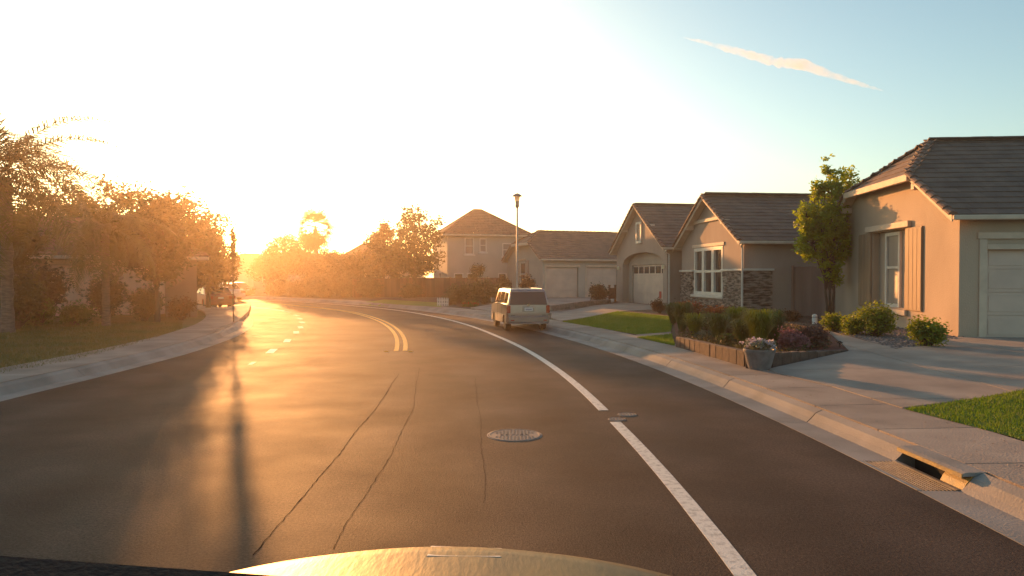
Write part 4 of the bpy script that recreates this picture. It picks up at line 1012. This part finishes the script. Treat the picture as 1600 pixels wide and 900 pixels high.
# the bright tree
tree('bright green leafy tree standing between the stone house and the cream house', (12.0, 26.6), 6.3,
     [(-.15, 0, 3.7, .8, .75, .8), (-.6, .1, 2.9, .65, .65, .7), (.4, 0, 2.9, .6, .6, .7), (-.85, 0, 3.9, .42, .5, .6), (-.05, 0, 4.8, .45, .45, .5), (.25, 0, 5.35, .28, .3, .5), (.72, 0, 5.35, .26, .28, .42), (-.05, .1, 5.8, .2, .22, .42), (-.62, .1, 4.85, .26, .28, .42), (.05, 0, 2.0, .4, .4, .45), (.9, 0, 4.3, .36, .4, .5), (.15, 0, 1.6, .25, .3, .3), (.5, 0, 4.6, .35, .35, .5)],
     LEAF['bright'], twigs=430, per=26, size=.082, spread=.085, stems=3, trunk_r=.05, trunk_h=1.1, shell=.6)

# ------------------------------------------------------------ planting in the middle distance
def P(px, Y): return yof(px, Y)
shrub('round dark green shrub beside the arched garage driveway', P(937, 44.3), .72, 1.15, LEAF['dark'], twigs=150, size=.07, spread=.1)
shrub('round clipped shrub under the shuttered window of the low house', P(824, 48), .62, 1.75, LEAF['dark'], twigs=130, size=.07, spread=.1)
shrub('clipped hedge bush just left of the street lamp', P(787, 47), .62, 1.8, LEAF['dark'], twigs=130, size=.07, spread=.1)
shrub('broad olive shrub in the bed behind the picket fence', P(722, 46), 1.3, 1.3, LEAF['olive'], twigs=200, size=.08, spread=.14)
shrub('tall olive bush filling the bed left of the van', P(757, 45), 1.2, 1.55, LEAF['olive'], twigs=200, size=.08, spread=.14)
shrub('low shrub sloping down to the picket fence', P(703, 45.2), .6, .7, LEAF['olive'], twigs=90, size=.06, spread=.1)
shrub('low mound of red flowers at the pavement edge left of the van', P(734, 42.6), .62, .3, LEAF['green'], flower=LEAF['red'], fl_n=200, twigs=120, name='flower_mound')
tree('small thin tree in the shrub bed in front of the board fence', P(745, 47), 3.0, [(0, 0, 2.05, .45, .4, .5), (-.25, 0, 1.7, .3, .3, .35), (.3, 0, 2.2, .3, .3, .35)], LEAF['olive'], twigs=90, per=16, size=.06, spread=.09, trunk_r=.04)
for px, s_, h_ in ((606, .9, .62), (630, .7, .42), (652, 1.2, .8)):
    pass
tree('tall airy tree in front of the two storey house', P(648, 57), 7.8, [(0, 0, 6.3, 1.1, 1.1, 1.1), (-.6, 0, 5.2, 1.3, 1.2, 1.1), (1.2, 0, 5.3, 1.0, 1, .8), (.6, 0, 4.2, 1.6, 1.4, 1.1), (-.9, 0, 3.6, 1.5, 1.4, 1.1), (1.1, 0, 2.9, 1.3, 1.3, 1.0), (0, 0, 2.4, 1.7, 1.4, .9), (1.8, 0, 6.0, .5, .5, .4)], LEAF['olive'], twigs=420, per=22, size=.13, spread=.2, trunk_r=.16)
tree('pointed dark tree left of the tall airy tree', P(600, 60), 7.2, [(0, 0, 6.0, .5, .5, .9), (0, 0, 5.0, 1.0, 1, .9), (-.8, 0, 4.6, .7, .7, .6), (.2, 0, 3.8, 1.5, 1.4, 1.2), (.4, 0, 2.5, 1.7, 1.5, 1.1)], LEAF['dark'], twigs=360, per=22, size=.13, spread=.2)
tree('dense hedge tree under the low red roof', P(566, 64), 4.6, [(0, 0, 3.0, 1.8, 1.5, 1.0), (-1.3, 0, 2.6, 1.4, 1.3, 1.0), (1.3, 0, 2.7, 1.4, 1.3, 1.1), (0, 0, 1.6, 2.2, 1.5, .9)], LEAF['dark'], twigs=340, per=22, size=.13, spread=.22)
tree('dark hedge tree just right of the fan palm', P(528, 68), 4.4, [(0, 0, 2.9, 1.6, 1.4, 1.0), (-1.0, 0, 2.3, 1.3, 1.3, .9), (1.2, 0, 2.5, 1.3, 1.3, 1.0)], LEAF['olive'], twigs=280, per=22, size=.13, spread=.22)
fan_palm('fan palm standing against the glare left of the low red roof', P(493, 72), 6.5, 2.8, 32)
tree('bushy tree right against the fan palm trunk', P(486, 74), 6.8, [(0, 0, 5.3, 1.5, 1.4, 1.2), (.8, 0, 3.4, 1.6, 1.4, 1.3), (-.9, 0, 3.4, 1.5, 1.4, 1.2), (.3, 0, 2.2, 2.2, 1.6, 1.2)], LEAF['gold'], twigs=340, per=20, size=.14, spread=.22)
tree('round backlit tree left of the fan palm', P(447, 76), 7.2, [(0, 0, 5.0, 1.7, 1.5, 1.3), (-1.5, 0, 4.2, 1.3, 1.2, 1.0), (1.2, 0, 4.0, 1.5, 1.4, 1.2), (0, 0, 2.8, 2.4, 1.8, 1.2), (-1.9, 0, 2.4, 1.2, 1.2, 1.0)], LEAF['gold'], twigs=420, per=20, size=.14, spread=.22)
tree('low round tree beside the distant parked cars', P(418, 82), 5.2, [(0, 0, 3.4, 1.5, 1.3, 1.1), (-.9, 0, 2.3, 1.4, 1.3, 1.0), (1, 0, 2.2, 1.6, 1.3, 1.0)], LEAF['gold'], twigs=240, per=20, size=.15, spread=.22)
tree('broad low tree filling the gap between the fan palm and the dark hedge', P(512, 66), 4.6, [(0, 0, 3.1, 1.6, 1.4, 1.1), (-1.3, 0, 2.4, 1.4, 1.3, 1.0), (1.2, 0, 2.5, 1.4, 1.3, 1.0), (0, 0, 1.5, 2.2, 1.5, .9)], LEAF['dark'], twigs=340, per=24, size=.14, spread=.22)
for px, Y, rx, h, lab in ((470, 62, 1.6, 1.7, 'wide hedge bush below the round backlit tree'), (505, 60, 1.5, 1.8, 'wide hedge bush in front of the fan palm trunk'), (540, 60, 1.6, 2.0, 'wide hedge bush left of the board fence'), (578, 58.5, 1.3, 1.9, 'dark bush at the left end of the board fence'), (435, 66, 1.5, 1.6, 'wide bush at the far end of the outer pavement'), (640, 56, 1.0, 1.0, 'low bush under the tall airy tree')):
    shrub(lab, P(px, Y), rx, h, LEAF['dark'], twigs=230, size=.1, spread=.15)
# left side
feather_palm('tall feather palm at the left edge with a wide drooping crown', (-15.5, 21.6), 5.0, 3.9, 38, leaf=.72)
feather_palm('lower feather palm arching in front of the dense left trees', (-14.6, 25.3), 3.5, 2.7, 22, trunk_r=.13, leaf=.6)
tree('dense backlit tree rising behind the left house', (-17.4, 36.5), 6.5, [(0, 0, 4.6, 1.7, 1.6, 1.3), (-1.5, 0, 4.0, 1.6, 1.5, 1.3), (1.5, 0, 4.1, 1.4, 1.3, 1.2), (.6, 0, 5.5, .8, .8, .7), (0, 0, 2.8, 2.4, 2, 1.3)], LEAF['gold'], twigs=420, per=24, size=.12, spread=.2)
tree('broad dark tree in front of the left garage wall', (-14.0, 27.8), 5.6, [(0, 0, 3.9, 1.2, 1.1, 1.0), (-.9, 0, 3.2, 1.1, 1, .9), (.9, 0, 3.3, 1.0, .9, .8), (.3, 0, 4.5, .8, .7, .6), (0, 0, 2.3, 1.3, 1.1, .7)], LEAF['olive'], twigs=340, per=26, size=.1, spread=.15, trunk_r=.1)
shrub('tall clipped hedge shrub against the left house wall', (-16.3, 28.3), .9, 1.9, LEAF['dark'], twigs=170, size=.07, spread=.1)
shrub('wide dark shrub beside the trunk of the broad left tree', (-15.0, 28.6), .8, 1.4, LEAF['olive'], twigs=150, size=.07, spread=.1)
shrub('low reddish shrub at the corner of the left house', (-13.9, 29.6), .6, 1.0, LEAF['russet'], twigs=110, size=.06, spread=.09)
shrub('large shrub between the two left palms', (-18.0, 26.6), 1.3, 2.3, LEAF['dark'], twigs=260, size=.08, spread=.12)
shrub('large shrub at the left edge in front of the palm trunk', (-16.0, 22.6), 1.1, 1.9, LEAF['olive'], twigs=230, size=.08, spread=.12)
tree('round dark tree in front of the left house windows', (-18.2, 24.6), 4.6, [(0, 0, 3.4, 1.2, 1.1, .9), (-.8, 0, 2.8, 1.1, 1, .9), (.9, 0, 2.9, 1.0, .9, .8), (0, 0, 2.0, 1.3, 1.1, .8)], LEAF['olive'], twigs=320, per=26, size=.1, spread=.15, trunk_r=.1)
tree('tall rounded tree left of the palm in the left garden', (-20.6, 37), 7.6, [(0, 0, 5.4, 1.9, 1.7, 1.5), (-1.6, 0, 4.4, 1.8, 1.6, 1.4), (1.6, 0, 4.4, 1.7, 1.6, 1.4), (0, 0, 3, 2.6, 2, 1.4)], LEAF['olive'], twigs=420, per=24, size=.12, spread=.2)
tree('smaller glowing tree at the corner of the left driveway', (-17.9, 41.5), 5.4, [(0, 0, 3.8, 1.2, 1.2, 1.0), (-.9, 0, 3.0, 1.2, 1.1, 1.0), (.9, 0, 2.7, 1.1, 1.1, 1.0), (0, 0, 1.9, 1.6, 1.3, .8)], LEAF['gold'], twigs=300, per=24, size=.11, spread=.18)
tree('dense tree filling the gap behind the lower palm', (-24.5, 38), 7.0, [(0, 0, 5.0, 2.1, 1.8, 1.5), (-1.8, 0, 4.2, 1.9, 1.6, 1.3), (1.8, 0, 4.0, 1.9, 1.6, 1.3), (0, 0, 2.8, 2.6, 2, 1.4)], LEAF['olive'], twigs=380, per=22, size=.13, spread=.22)
tree('tree beyond the left driveway next to the dark parked car', (-24.2, 55), 5.6, [(0, 0, 3.9, 1.5, 1.4, 1.1), (-1.2, 0, 3.0, 1.5, 1.3, 1.1), (1.0, 0, 2.8, 1.3, 1.2, 1.0)], LEAF['gold'], twigs=260, per=22, size=.13, spread=.2)
for px, Y, hh, lab in ((120, 24.9, .8, 'low bush below the left garage door'), (60, 24.6, 1.0, 'rounded bush in front of the left house windows'), (15, 24.0, .9, 'bush at the foot of the tall left palm')):
    shrub(lab, P(px, Y), .6, hh, LEAF['green'], twigs=90, size=.06, spread=.09)
for i, (px, Y, hh, lab) in enumerate(((300, 120, 7, 'distant tree behind the left garden'), (345, 130, 6, 'distant tree left of the street end'), (385, 140, 6.5, 'distant tree closing the street end'), (430, 120, 7, 'distant tree behind the low round tree'), (560, 115, 6.8, 'distant tree behind the low red roofed house'), (620, 105, 7, 'distant tree behind the pointed dark tree'), (215, 100, 7.5, 'distant tree far left behind the palms'))):
    tree(lab, P(px, Y), hh, [(0, 0, hh * .62, 2.4, 2.2, hh * .2), (-2, 0, hh * .45, 2.1, 2, hh * .2), (2.1, 0, hh * .42, 2.2, 2, hh * .2), (0, 0, hh * .28, 3, 2.2, hh * .2)], LEAF['olive'], twigs=240, per=18, size=.2, spread=.35, trunk_r=.2)

# ------------------------------------------------------------ street lamp
lx, ly = .24, 32.5
t = LAMP = thing('street_lamp', 'slim grey street lamp with round cap rising behind the silver van', 'street lamp', (lx, ly, .17))
mb = MB(); mb.lathe([(.14, 0), (.14, .08), (.085, .12), (.08, .5), (.062, .55), (.04, 5.0), (.04, 5.05)], 12); mb.build('pole', M['steel'], t, smooth=True)
mb = MB(); mb.lathe([(.045, 4.98), (.095, 5.06), (.085, 5.2), (.10, 5.28)], 14); mb.build('collar', M['steel'], t, smooth=True)
mb = MB(); mb.lathe([(.09, 5.285), (.115, 5.40), (.13, 5.515)], 16); mb.build('lens', M['lens'], t, smooth=True)
mb = MB(); mb.lathe([(.24, 5.52), (.23, 5.55), (.12, 5.63), (.02, 5.67)], 18); mb.build('cap', M['steel'], t, smooth=True)

tree('slender young tree added on the left pavement edge to cast a narrow road shadow', (-11.15, 28.2), 3.9, [(0, 0, 3.2, .11, .11, .5), (.01, 0, 2.75, .09, .09, .4), (0, 0, 2.25, .05, .05, .35), (-.02, 0, 3.65, .08, .08, .3)], LEAF['gold'], twigs=110, per=24, size=.035, spread=.025, trunk_r=.022, trunk_h=1.7)  # added tree, its thin crown shaped to cast the narrow shadow on the road
# ------------------------------------------------------------ vehicles
def wheel(par, x, y, r, wd, side_):
    m4 = Matrix.Translation((x, y, r)) @ Matrix.Rotation(R(90) * side_, 4, 'Y')
    mb = MB(); mb.lathe([(r * .62, -wd / 2), (r * .93, -wd / 2), (r, -wd * .32), (r, wd * .32), (r * .93, wd / 2), (r * .62, wd / 2)], 24); t = mb.build('wheel', M['black'], None, smooth=True); t.parent = par; t.matrix_local = m4
    mb = MB(); mb.lathe([(.001, wd * .30), (r * .2, wd * .42), (r * .22, wd * .30), (r * .55, wd * .30), (r * .62, wd * .44), (r * .64, wd * .3), (r * .64, -wd * .3)], 24)
    for k in range(7):
        a = k * 2 * math.pi / 7; mb.M = Matrix.Rotation(a, 4, 'Z'); mb.box(r * .12, r * .6, -.025, .025, wd * .3, wd * .42)
    mb.build('rim', M['chrome'], t, smooth=True)
def arch(cy, r, z0, n=9): return [(cy + r * math.cos(math.pi * k / n), z0 + r * math.sin(math.pi * k / n)) for k in range(n + 1)]
def vehicle(name, label, cat, loc, rz, L, W_, low, cabin, wheels, wr, paintm, glass_side, rear_glass, scale=1.0, mirror=None, plate_=True, front_glass=None, tails=None, group=None, extra=None):
    """low: lower body outline (y,z) from the rear, cabin: upper outline. y=0 rear, +y forward"""
    t = thing(name, label, cat, (*loc, 0), rz, group); t.scale = (scale,) * 3
    # lower body with wheel arches cut in its outline
    hw = W_ / 2; zb = low[0][1]
    bottom = []
    for cy in sorted(wheels): bottom += [(p[0], max(zb, p[1])) for p in arch(cy, wr * 1.16, wr * .95)[::-1]]
    out = bottom + low[::-1]
    def ring(x, ins): 
        cz = sum(p[1] for p in out) / len(out); cy = L / 2
        return [(x, cy + (p[0] - cy) * (1 - ins * .35), zb + (p[1] - zb) * (1 - ins * .25)) for p in out]
    mb = MB(); rings = [ring(-hw, .12), ring(-hw + .05, .02), ring(-hw * .5, -.01), ring(hw * .5, -.01), ring(hw - .05, .02), ring(hw, .12)]; mb.loft(rings); mb.build('body', paintm, t, smooth=True)
    mb = MB(); mb.box(-hw + .22, hw - .22, .25, L - .3, zb - .02, zb + .25); mb.build('underbody', M['dark'], t)
    # cabin
    cw0, cw1 = hw - .03, hw - .15; z0c = min(p[1] for p in cabin); z1c = max(p[1] for p in cabin)
    def wx(z): return cw0 + (cw1 - cw0) * max(0, (z - z0c) / (z1c - z0c))
    mb = MB(); mb.loft([[(-wx(z), y, z) for y, z in cabin], [(-wx(z) * .8, y, z + .02 * (z > z1c - .1)) for y, z in cabin], [(wx(z) * .8, y, z + .02 * (z > z1c - .1)) for y, z in cabin], [(wx(z), y, z) for y, z in cabin]]); mb.build('cabin', paintm, t, smooth=True, bevel=.03, seg=2)
    for gl in glass_side:
        for s_ in (-1, 1):
            mb = MB(); a = [(s_ * (wx(z) + .004), y, z) for y, z in gl]; b = [(s_ * (wx(z) - .02), y, z) for y, z in gl]; mb.prism(a, b); mb.build('side_window', M['car_glass'], t)
    for nm, gq in (('rear_window', rear_glass), ('windscreen', front_glass)):
        if gq: (ya, za), (yb, zb_), off = gq; mb = MB(); a_, b_ = wx(za) - .06, wx(zb_) - .05; mb.prism([(-a_, ya + off, za), (a_, ya + off, za), (b_, yb + off, zb_), (-b_, yb + off, zb_)], [(-a_, ya + off * -1, za), (a_, ya - off, za), (b_, yb - off, zb_), (-b_, yb - off, zb_)]); mb.build(nm, M['car_glass'], t)
    for cy in wheels:
        for s_ in (-1, 1): wheel(t, s_ * (hw - .13), cy, wr, .2, s_)
    if tails:
        for s_ in (-1, 1):
            (y0, y1, z0, z1, xw) = tails; mb = MB(); xa, xb = sorted((s_ * (hw + .008), s_ * (hw - xw))); mb.box(xa, xb, y0, y1, z0, z1); mb.build('tail_light', M['tail'], t, bevel=.015)
    if mirror:
        for s_ in (-1, 1):
            y, z = mirror; mb = MB(); xa, xb = sorted((s_ * (hw + .2), s_ * (hw + .04))); mb.box(xa, xb, y - .06, y + .05, z, z + .17); xc, xd = sorted((s_ * (hw + .06), s_ * (hw - .05))); mb.box(xc, xd, y - .02, y + .03, z, z + .04); mb.build('wing_mirror', M['black'] if paintm is not M['silver'] else paintm, t, bevel=.02)
    if extra: extra(t)
    return t
# the boxy silver van
def van_extra(t):
    def bx(n, m, x0, x1, y0, y1, z0, z1, bv=.012): q = MB(); q.box(x0, x1, y0, y1, z0, z1); return q.build(n, m, t, bevel=bv)
    bx('rear_bumper', M['silver'], -.83, .83, -.09, .06, .34, .60, .04)
    bx('bumper_trim', M['chrome'], -.78, .78, -.10, -.06, .30, .345, .01)
    bx('tailgate_seam', M['dark'], -.70, .70, -.004, .01, .625, .64, .0)
    r_ = bx('plate_recess', M['steel'], -.25, .25, -.022, .01, .78, .97)
    pl = bx('licence_plate', M['plate'], -.16, .16, -.030, -.018, .80, .93, .004)
    q = MB()
    for k in range(7): q.box(-.12 + k * .036, -.12 + k * .036 + .022, -.033, -.029, .835, .895)
    q.build('plate_characters', M['plate_text'], pl)
    q = MB(); q.tube([(0, -.03, 1.03), (.02, -.05, 1.10), (.0, -.045, 1.12)], .02, 6); q.tube([(0, -.05, 1.09), (-.22, -.03, 1.12)], .008, 5); q.build('rear_wiper', M['black'], t)
    q = MB(); q.lathe([(.05, 0), (.05, .012), (.001, .014)], 18); o = q.build('badge', M['chrome'], t); o.matrix_local = Matrix.Translation((0, -.012, 1.035)) @ Matrix.Rotation(R(90), 4, 'X')
    for s_ in (-1, 1):
        bx('rear_reflector', M['tail'], min(s_ * .72, s_ * .58), max(s_ * .72, s_ * .58), -.095, -.085, .42, .46, .0)
        bx('roof_rail', M['silver'], min(s_ * .60, s_ * .64), max(s_ * .60, s_ * .64), .3, 2.3, 1.655, 1.68, .008)
        for y in (1.55, 2.5): bx('door_handle', M['silver'], min(s_ * .85, s_ * .82), max(s_ * .85, s_ * .82), y, y + .16, .98, 1.01, .006)
        for y in (1.25, 2.2): bx('door_seam', M['dark'], min(s_ * .848, s_ * .835), max(s_ * .848, s_ * .835), y, y + .012, .42, 1.06, 0)
    q = MB(); q.tube([(.45, -.08, .26), (.45, .2, .26)], .03, 8); q.build('exhaust', M['steel'], t)
    for s_ in (-1, 1): bx('headlight', M['lens'], min(s_ * .78, s_ * .5), max(s_ * .78, s_ * .5), 3.86, 3.93, .62, .80)
low = [(.02, .30), (-.01, .42), (.0, .75), (.02, 1.08), (2.9, 1.06), (3.5, 1.0), (3.85, .9), (3.93, .7), (3.95, .45), (3.88, .27), (3.8, .25)]
cab = [(.02, 1.05), (.06, 1.30), (.14, 1.58), (.25, 1.64), (2.5, 1.64), (2.75, 1.56), (3.05, 1.05)]
gs = [[(.22, 1.1), (.26, 1.5), (.95, 1.53), (.95, 1.1)], [(1.02, 1.1), (1.02, 1.53), (1.9, 1.53), (1.9, 1.1)], [(1.97, 1.1), (1.97, 1.53), (2.6, 1.5), (2.82, 1.1)]]
vehicle('parked_van', 'boxy silver van parked at the right kerb, seen from behind', 'van', (.60, 25.6), R(11), 3.95, 1.69, low, cab, (.68, 3.15), .31, M['silver'], gs, ((.02, 1.04), (.105, 1.55), -.024), .93,
        mirror=(2.72, 1.08), front_glass=((3.04, 1.1), (2.80, 1.52), .03), tails=(-.012, .1, .72, 1.02, .13), extra=van_extra)
# sedans and the dark car far left
def sedan(label, loc, rz, paintm, sc_=1.0, tall=0.0):
    L = 4.5; low = [(.05, .28), (0, .45), (.02, .85), (.15, .97 + tall * .4), (3.2, .95 + tall * .3), (4.1, .82 + tall * .3), (4.45, .68), (4.5, .45), (4.4, .24), (4.3, .22)]
    if tall: cab = [(.1, .95), (.25, 1.4 + tall), (.5, 1.46 + tall), (2.5, 1.46 + tall), (3.35, .95)]; rg = ((.12, 1.1), (.23, 1.36 + tall), -.02); g1 = [(.45, 1.08), (.5, 1.36 + tall), (1.5, 1.38 + tall), (1.5, 1.08)]
    else: cab = [(.6, .9), (1.25, 1.38), (1.5, 1.43), (2.5, 1.42), (3.35, .9)]; rg = ((.68, .98), (1.2, 1.34), .0); g1 = [(1.0, 1.0), (1.35, 1.33), (1.95, 1.35), (1.95, 1.0)]
    g2 = [(g1[-1][0] + .06, g1[-1][1]), (g1[-1][0] + .06, g1[2][1]), (2.5, g1[2][1]), (3.1, g1[-1][1])]
    if not tall: rg = ((.66, .98), (1.22, 1.36), .03)
    def ex(t):
        q = MB(); q.box(-.84, .84, -.06, .08, .32, .58); q.build('rear_bumper', paintm, t, bevel=.03); q = MB(); q.box(-.17, .17, -.03, .03, .66, .78); q.build('licence_plate', M['plate'], t)
    return vehicle('parked_car', label, 'car', loc, rz, L, 1.78, low, cab, (.85, 3.6), .32, paintm, [g1, g2], rg, sc_, mirror=(2.95, .95), front_glass=((3.34, .97), (2.55, 1.38 + tall), .04), tails=(-.03, .12, .66, .84, .4), extra=ex)
def on_arc(r, px, ):
    """point on the circle of radius r under pixel column px"""
    k = (px - 800) / F; best = min((abs(pol(r, R(a / 10))[0] - k * pol(r, R(a / 10))[1]), a) for a in range(250, 600)); th = R(best[1] / 10); return pol(r, th)[:2], th
for r_, px, lab, pm, tl in ((65.6, 345, 'red car parked at the left kerb beyond the bright driveway', M['red_car'], 0), (65.6, 376, '', None, 0)):
    if not lab: continue
    pt, th = on_arc(r_, px); sedan(lab, pt, th, pm, .95, tl)
pt, th = on_arc(63.0, 327); sedan('dark tall car standing on the left driveway behind the house corner', (-21.0, 48.0), th, M['dark_car'], 1.0, .35)
sedan('pale sedan with its roof catching the sun, beyond the red car', (-22.6, 57.5), R(48), M['white_car'], 1.0, 0)
sedan('farthest dark car in the bend in front of the low round tree', (-25.5, 68.0), R(60), M['dark_car'], 1.0, 0)

# the vehicle the picture is taken from: hood, cowl, wings and front wheels
t = thing('own_vehicle', 'gold dusty hood of the vehicle the camera rides in, dark cowl in front', 'vehicle', (-.20, 0, 0))
def hoodz(x, y): return 1.225 - .045 * max(0, (y - 1.2)) - .10 * (x / .95) ** 2 - .02 * (x / .95) ** 4 - .16 * max(0, (y - (2.12 - .22 * (x / .95) ** 2)) / .12) ** 2
vs = []; fs = []; nx, ny = 40, 26
for j in range(ny + 1):
    for i in range(nx + 1):
        x = -.95 + 1.9 * i / nx; yf = 2.26 - .30 * (x / .95) ** 2; y = 1.0 + (yf - 1.0) * j / ny; vs.append((x, y, hoodz(x, y)))
for j in range(ny):
    for i in range(nx): a = j * (nx + 1) + i; fs.append((a, a + 1, a + nx + 2, a + nx + 1))
mb = MB(); mb.add(vs, fs); mb.build('hood', M['hood'], t, smooth=True)
mb = MB(); fr = [(-.95 + 1.9 * i / nx) for i in range(nx + 1)]
mb.loft([[(x, 2.262 - .30 * (x / .95) ** 2, hoodz(x, 2.26 - .30 * (x / .95) ** 2) - .01) for x in fr], [(x, 2.30 - .30 * (x / .95) ** 2, .75) for x in fr], [(x, 2.27 - .30 * (x / .95) ** 2, .45) for x in fr]], cap=False, closed=False); mb.build('front_fascia', M['hood'], t, smooth=True)
mb = MB(); mb.box(-.55, .55, 2.20, 2.315, .62, .86); mb.build('grille', M['plastic'], t, bevel=.02)
mb = MB(); mb.prism([(x_, y_, hoodz(x_, y_) - .003) for x_, y_ in ((-.05, 2.03), (.17, 2.03), (.17, 2.15), (-.05, 2.15))], [(x_, y_, hoodz(x_, y_) + .002) for x_, y_ in ((-.05, 2.03), (.17, 2.03), (.17, 2.15), (-.05, 2.15))]); mb.build('hood_reflection', M['trim_white'], t, bevel=.004, label='pale strip standing for a reflection at the front edge of the hood')  # reflection on the hood, laid on as a pale coloured strip
for s_ in (-1, 1):
    mb = MB(); mb.prism([(s_ * .945, .7, 1.04), (s_ * .945, 1.96, 1.02), (s_ * .945, 2.0, .45), (s_ * .945, 1.95, .4), (s_ * .945, .7, .4)], [(s_ * .97, .7, 1.02), (s_ * .97, 1.95, 1.0), (s_ * .97, 1.98, .47), (s_ * .97, 1.93, .4), (s_ * .97, .7, .4)]); mb.build('front_wing', M['hood'], t)
    mb = MB(); xa, xb = sorted((s_ * .62, s_ * .88)); mb.box(xa, xb, 2.0, 2.24, .70, .88); mb.build('headlight', M['lens'], t, bevel=.02)
    wheel(t, s_ * .82, 1.35, .36, .22, s_)
mb = MB(); c0 = []; c1 = []
mb.prism([(-1.05, .76, 1.752), (.37, .90, 1.585), (.37, .86, 1.3), (-1.05, .74, 1.3)], [(-1.05, .70, 1.745), (.37, .84, 1.575), (.37, .82, 1.3), (-1.05, .66, 1.3)]); mb.build('windscreen_cowl', M['plastic'], t, bevel=.008)

# ------------------------------------------------------------ vapour trail high above
vm = bpy.data.materials.new('vapour'); vm.use_nodes = True; vn = vm.node_tree; vn.nodes.remove(vn.nodes['Principled BSDF'])
pv = vn.nodes.new('ShaderNodeVolumePrincipled'); pv.inputs['Color'].default_value = (1, 1, 1, 1); pv.inputs['Density'].default_value = .013; pv.inputs['Anisotropy'].default_value = .3
vt = vn.nodes.new('ShaderNodeTexNoise'); vt.inputs['Scale'].default_value = .016; vt.inputs['Detail'].default_value = 5
vg = vn.nodes.new('ShaderNodeNewGeometry'); vn.links.new(vg.outputs['Position'], vt.inputs['Vector'])
vr = vn.nodes.new('ShaderNodeMapRange'); vr.inputs[1].default_value = .25; vr.inputs[2].default_value = .75; vr.inputs[3].default_value = .002; vr.inputs[4].default_value = .026
vn.links.new(vt.outputs[0], vr.inputs[0]); vn.links.new(vr.outputs[0], pv.inputs['Density'])
vn.links.new(pv.outputs[0], vn.nodes['Material Output'].inputs['Volume'])
def trail(label, pts, name='vapour_trail'):
    D = 3200; P_ = []; rr = []
    n = 70
    for i in range(n + 1):
        f = i / n * (len(pts) - 1); k = min(int(f), len(pts) - 2); u = f - k; px = pts[k][0] + (pts[k + 1][0] - pts[k][0]) * u; py = pts[k][1] + (pts[k + 1][1] - pts[k][1]) * u; w_ = pts[k][2] + (pts[k + 1][2] - pts[k][2]) * u
        d = ray(px, py); P_.append(Vector((d.x, d.y, d.z)) * D + Vector((0, 0, noise.noise(Vector((i * .35, 1, 0))) * 3.5))); rr.append(max(.3, w_ / F * D * .5 * (1 + .45 * noise.noise(Vector((i * .6, 5, 0))))))
    mb = MB(); mb.tube(P_, rr, 12); o = mb.build(name, vm, smooth=True); return tag(o, label, 'vapour trail')
trail('long thin white vapour trail slanting down across the pale blue sky', [(1066, 58, 1.5), (1100, 65, 6), (1160, 82, 13), (1215, 97, 15), (1255, 100, 18), (1300, 117, 11), (1345, 131, 7), (1380, 141, 2)])

# ------------------------------------------------------------ haze
hm = bpy.data.materials.new('haze'); hm.use_nodes = True; hn = hm.node_tree; hn.nodes.remove(hn.nodes['Principled BSDF'])
hv = hn.nodes.new('ShaderNodeVolumePrincipled'); hv.inputs['Color'].default_value = (1.0, .84, .68, 1); hv.inputs['Density'].default_value = HAZE; hv.inputs['Anisotropy'].default_value = HAZE_G
hn.links.new(hv.outputs[0], hn.nodes['Material Output'].inputs['Volume'])
mb = MB(); mb.box(-1500, 1500, -1500, 1500, -1.8, 10.5); o = mb.build('haze', hm); o['kind'] = 'stuff'
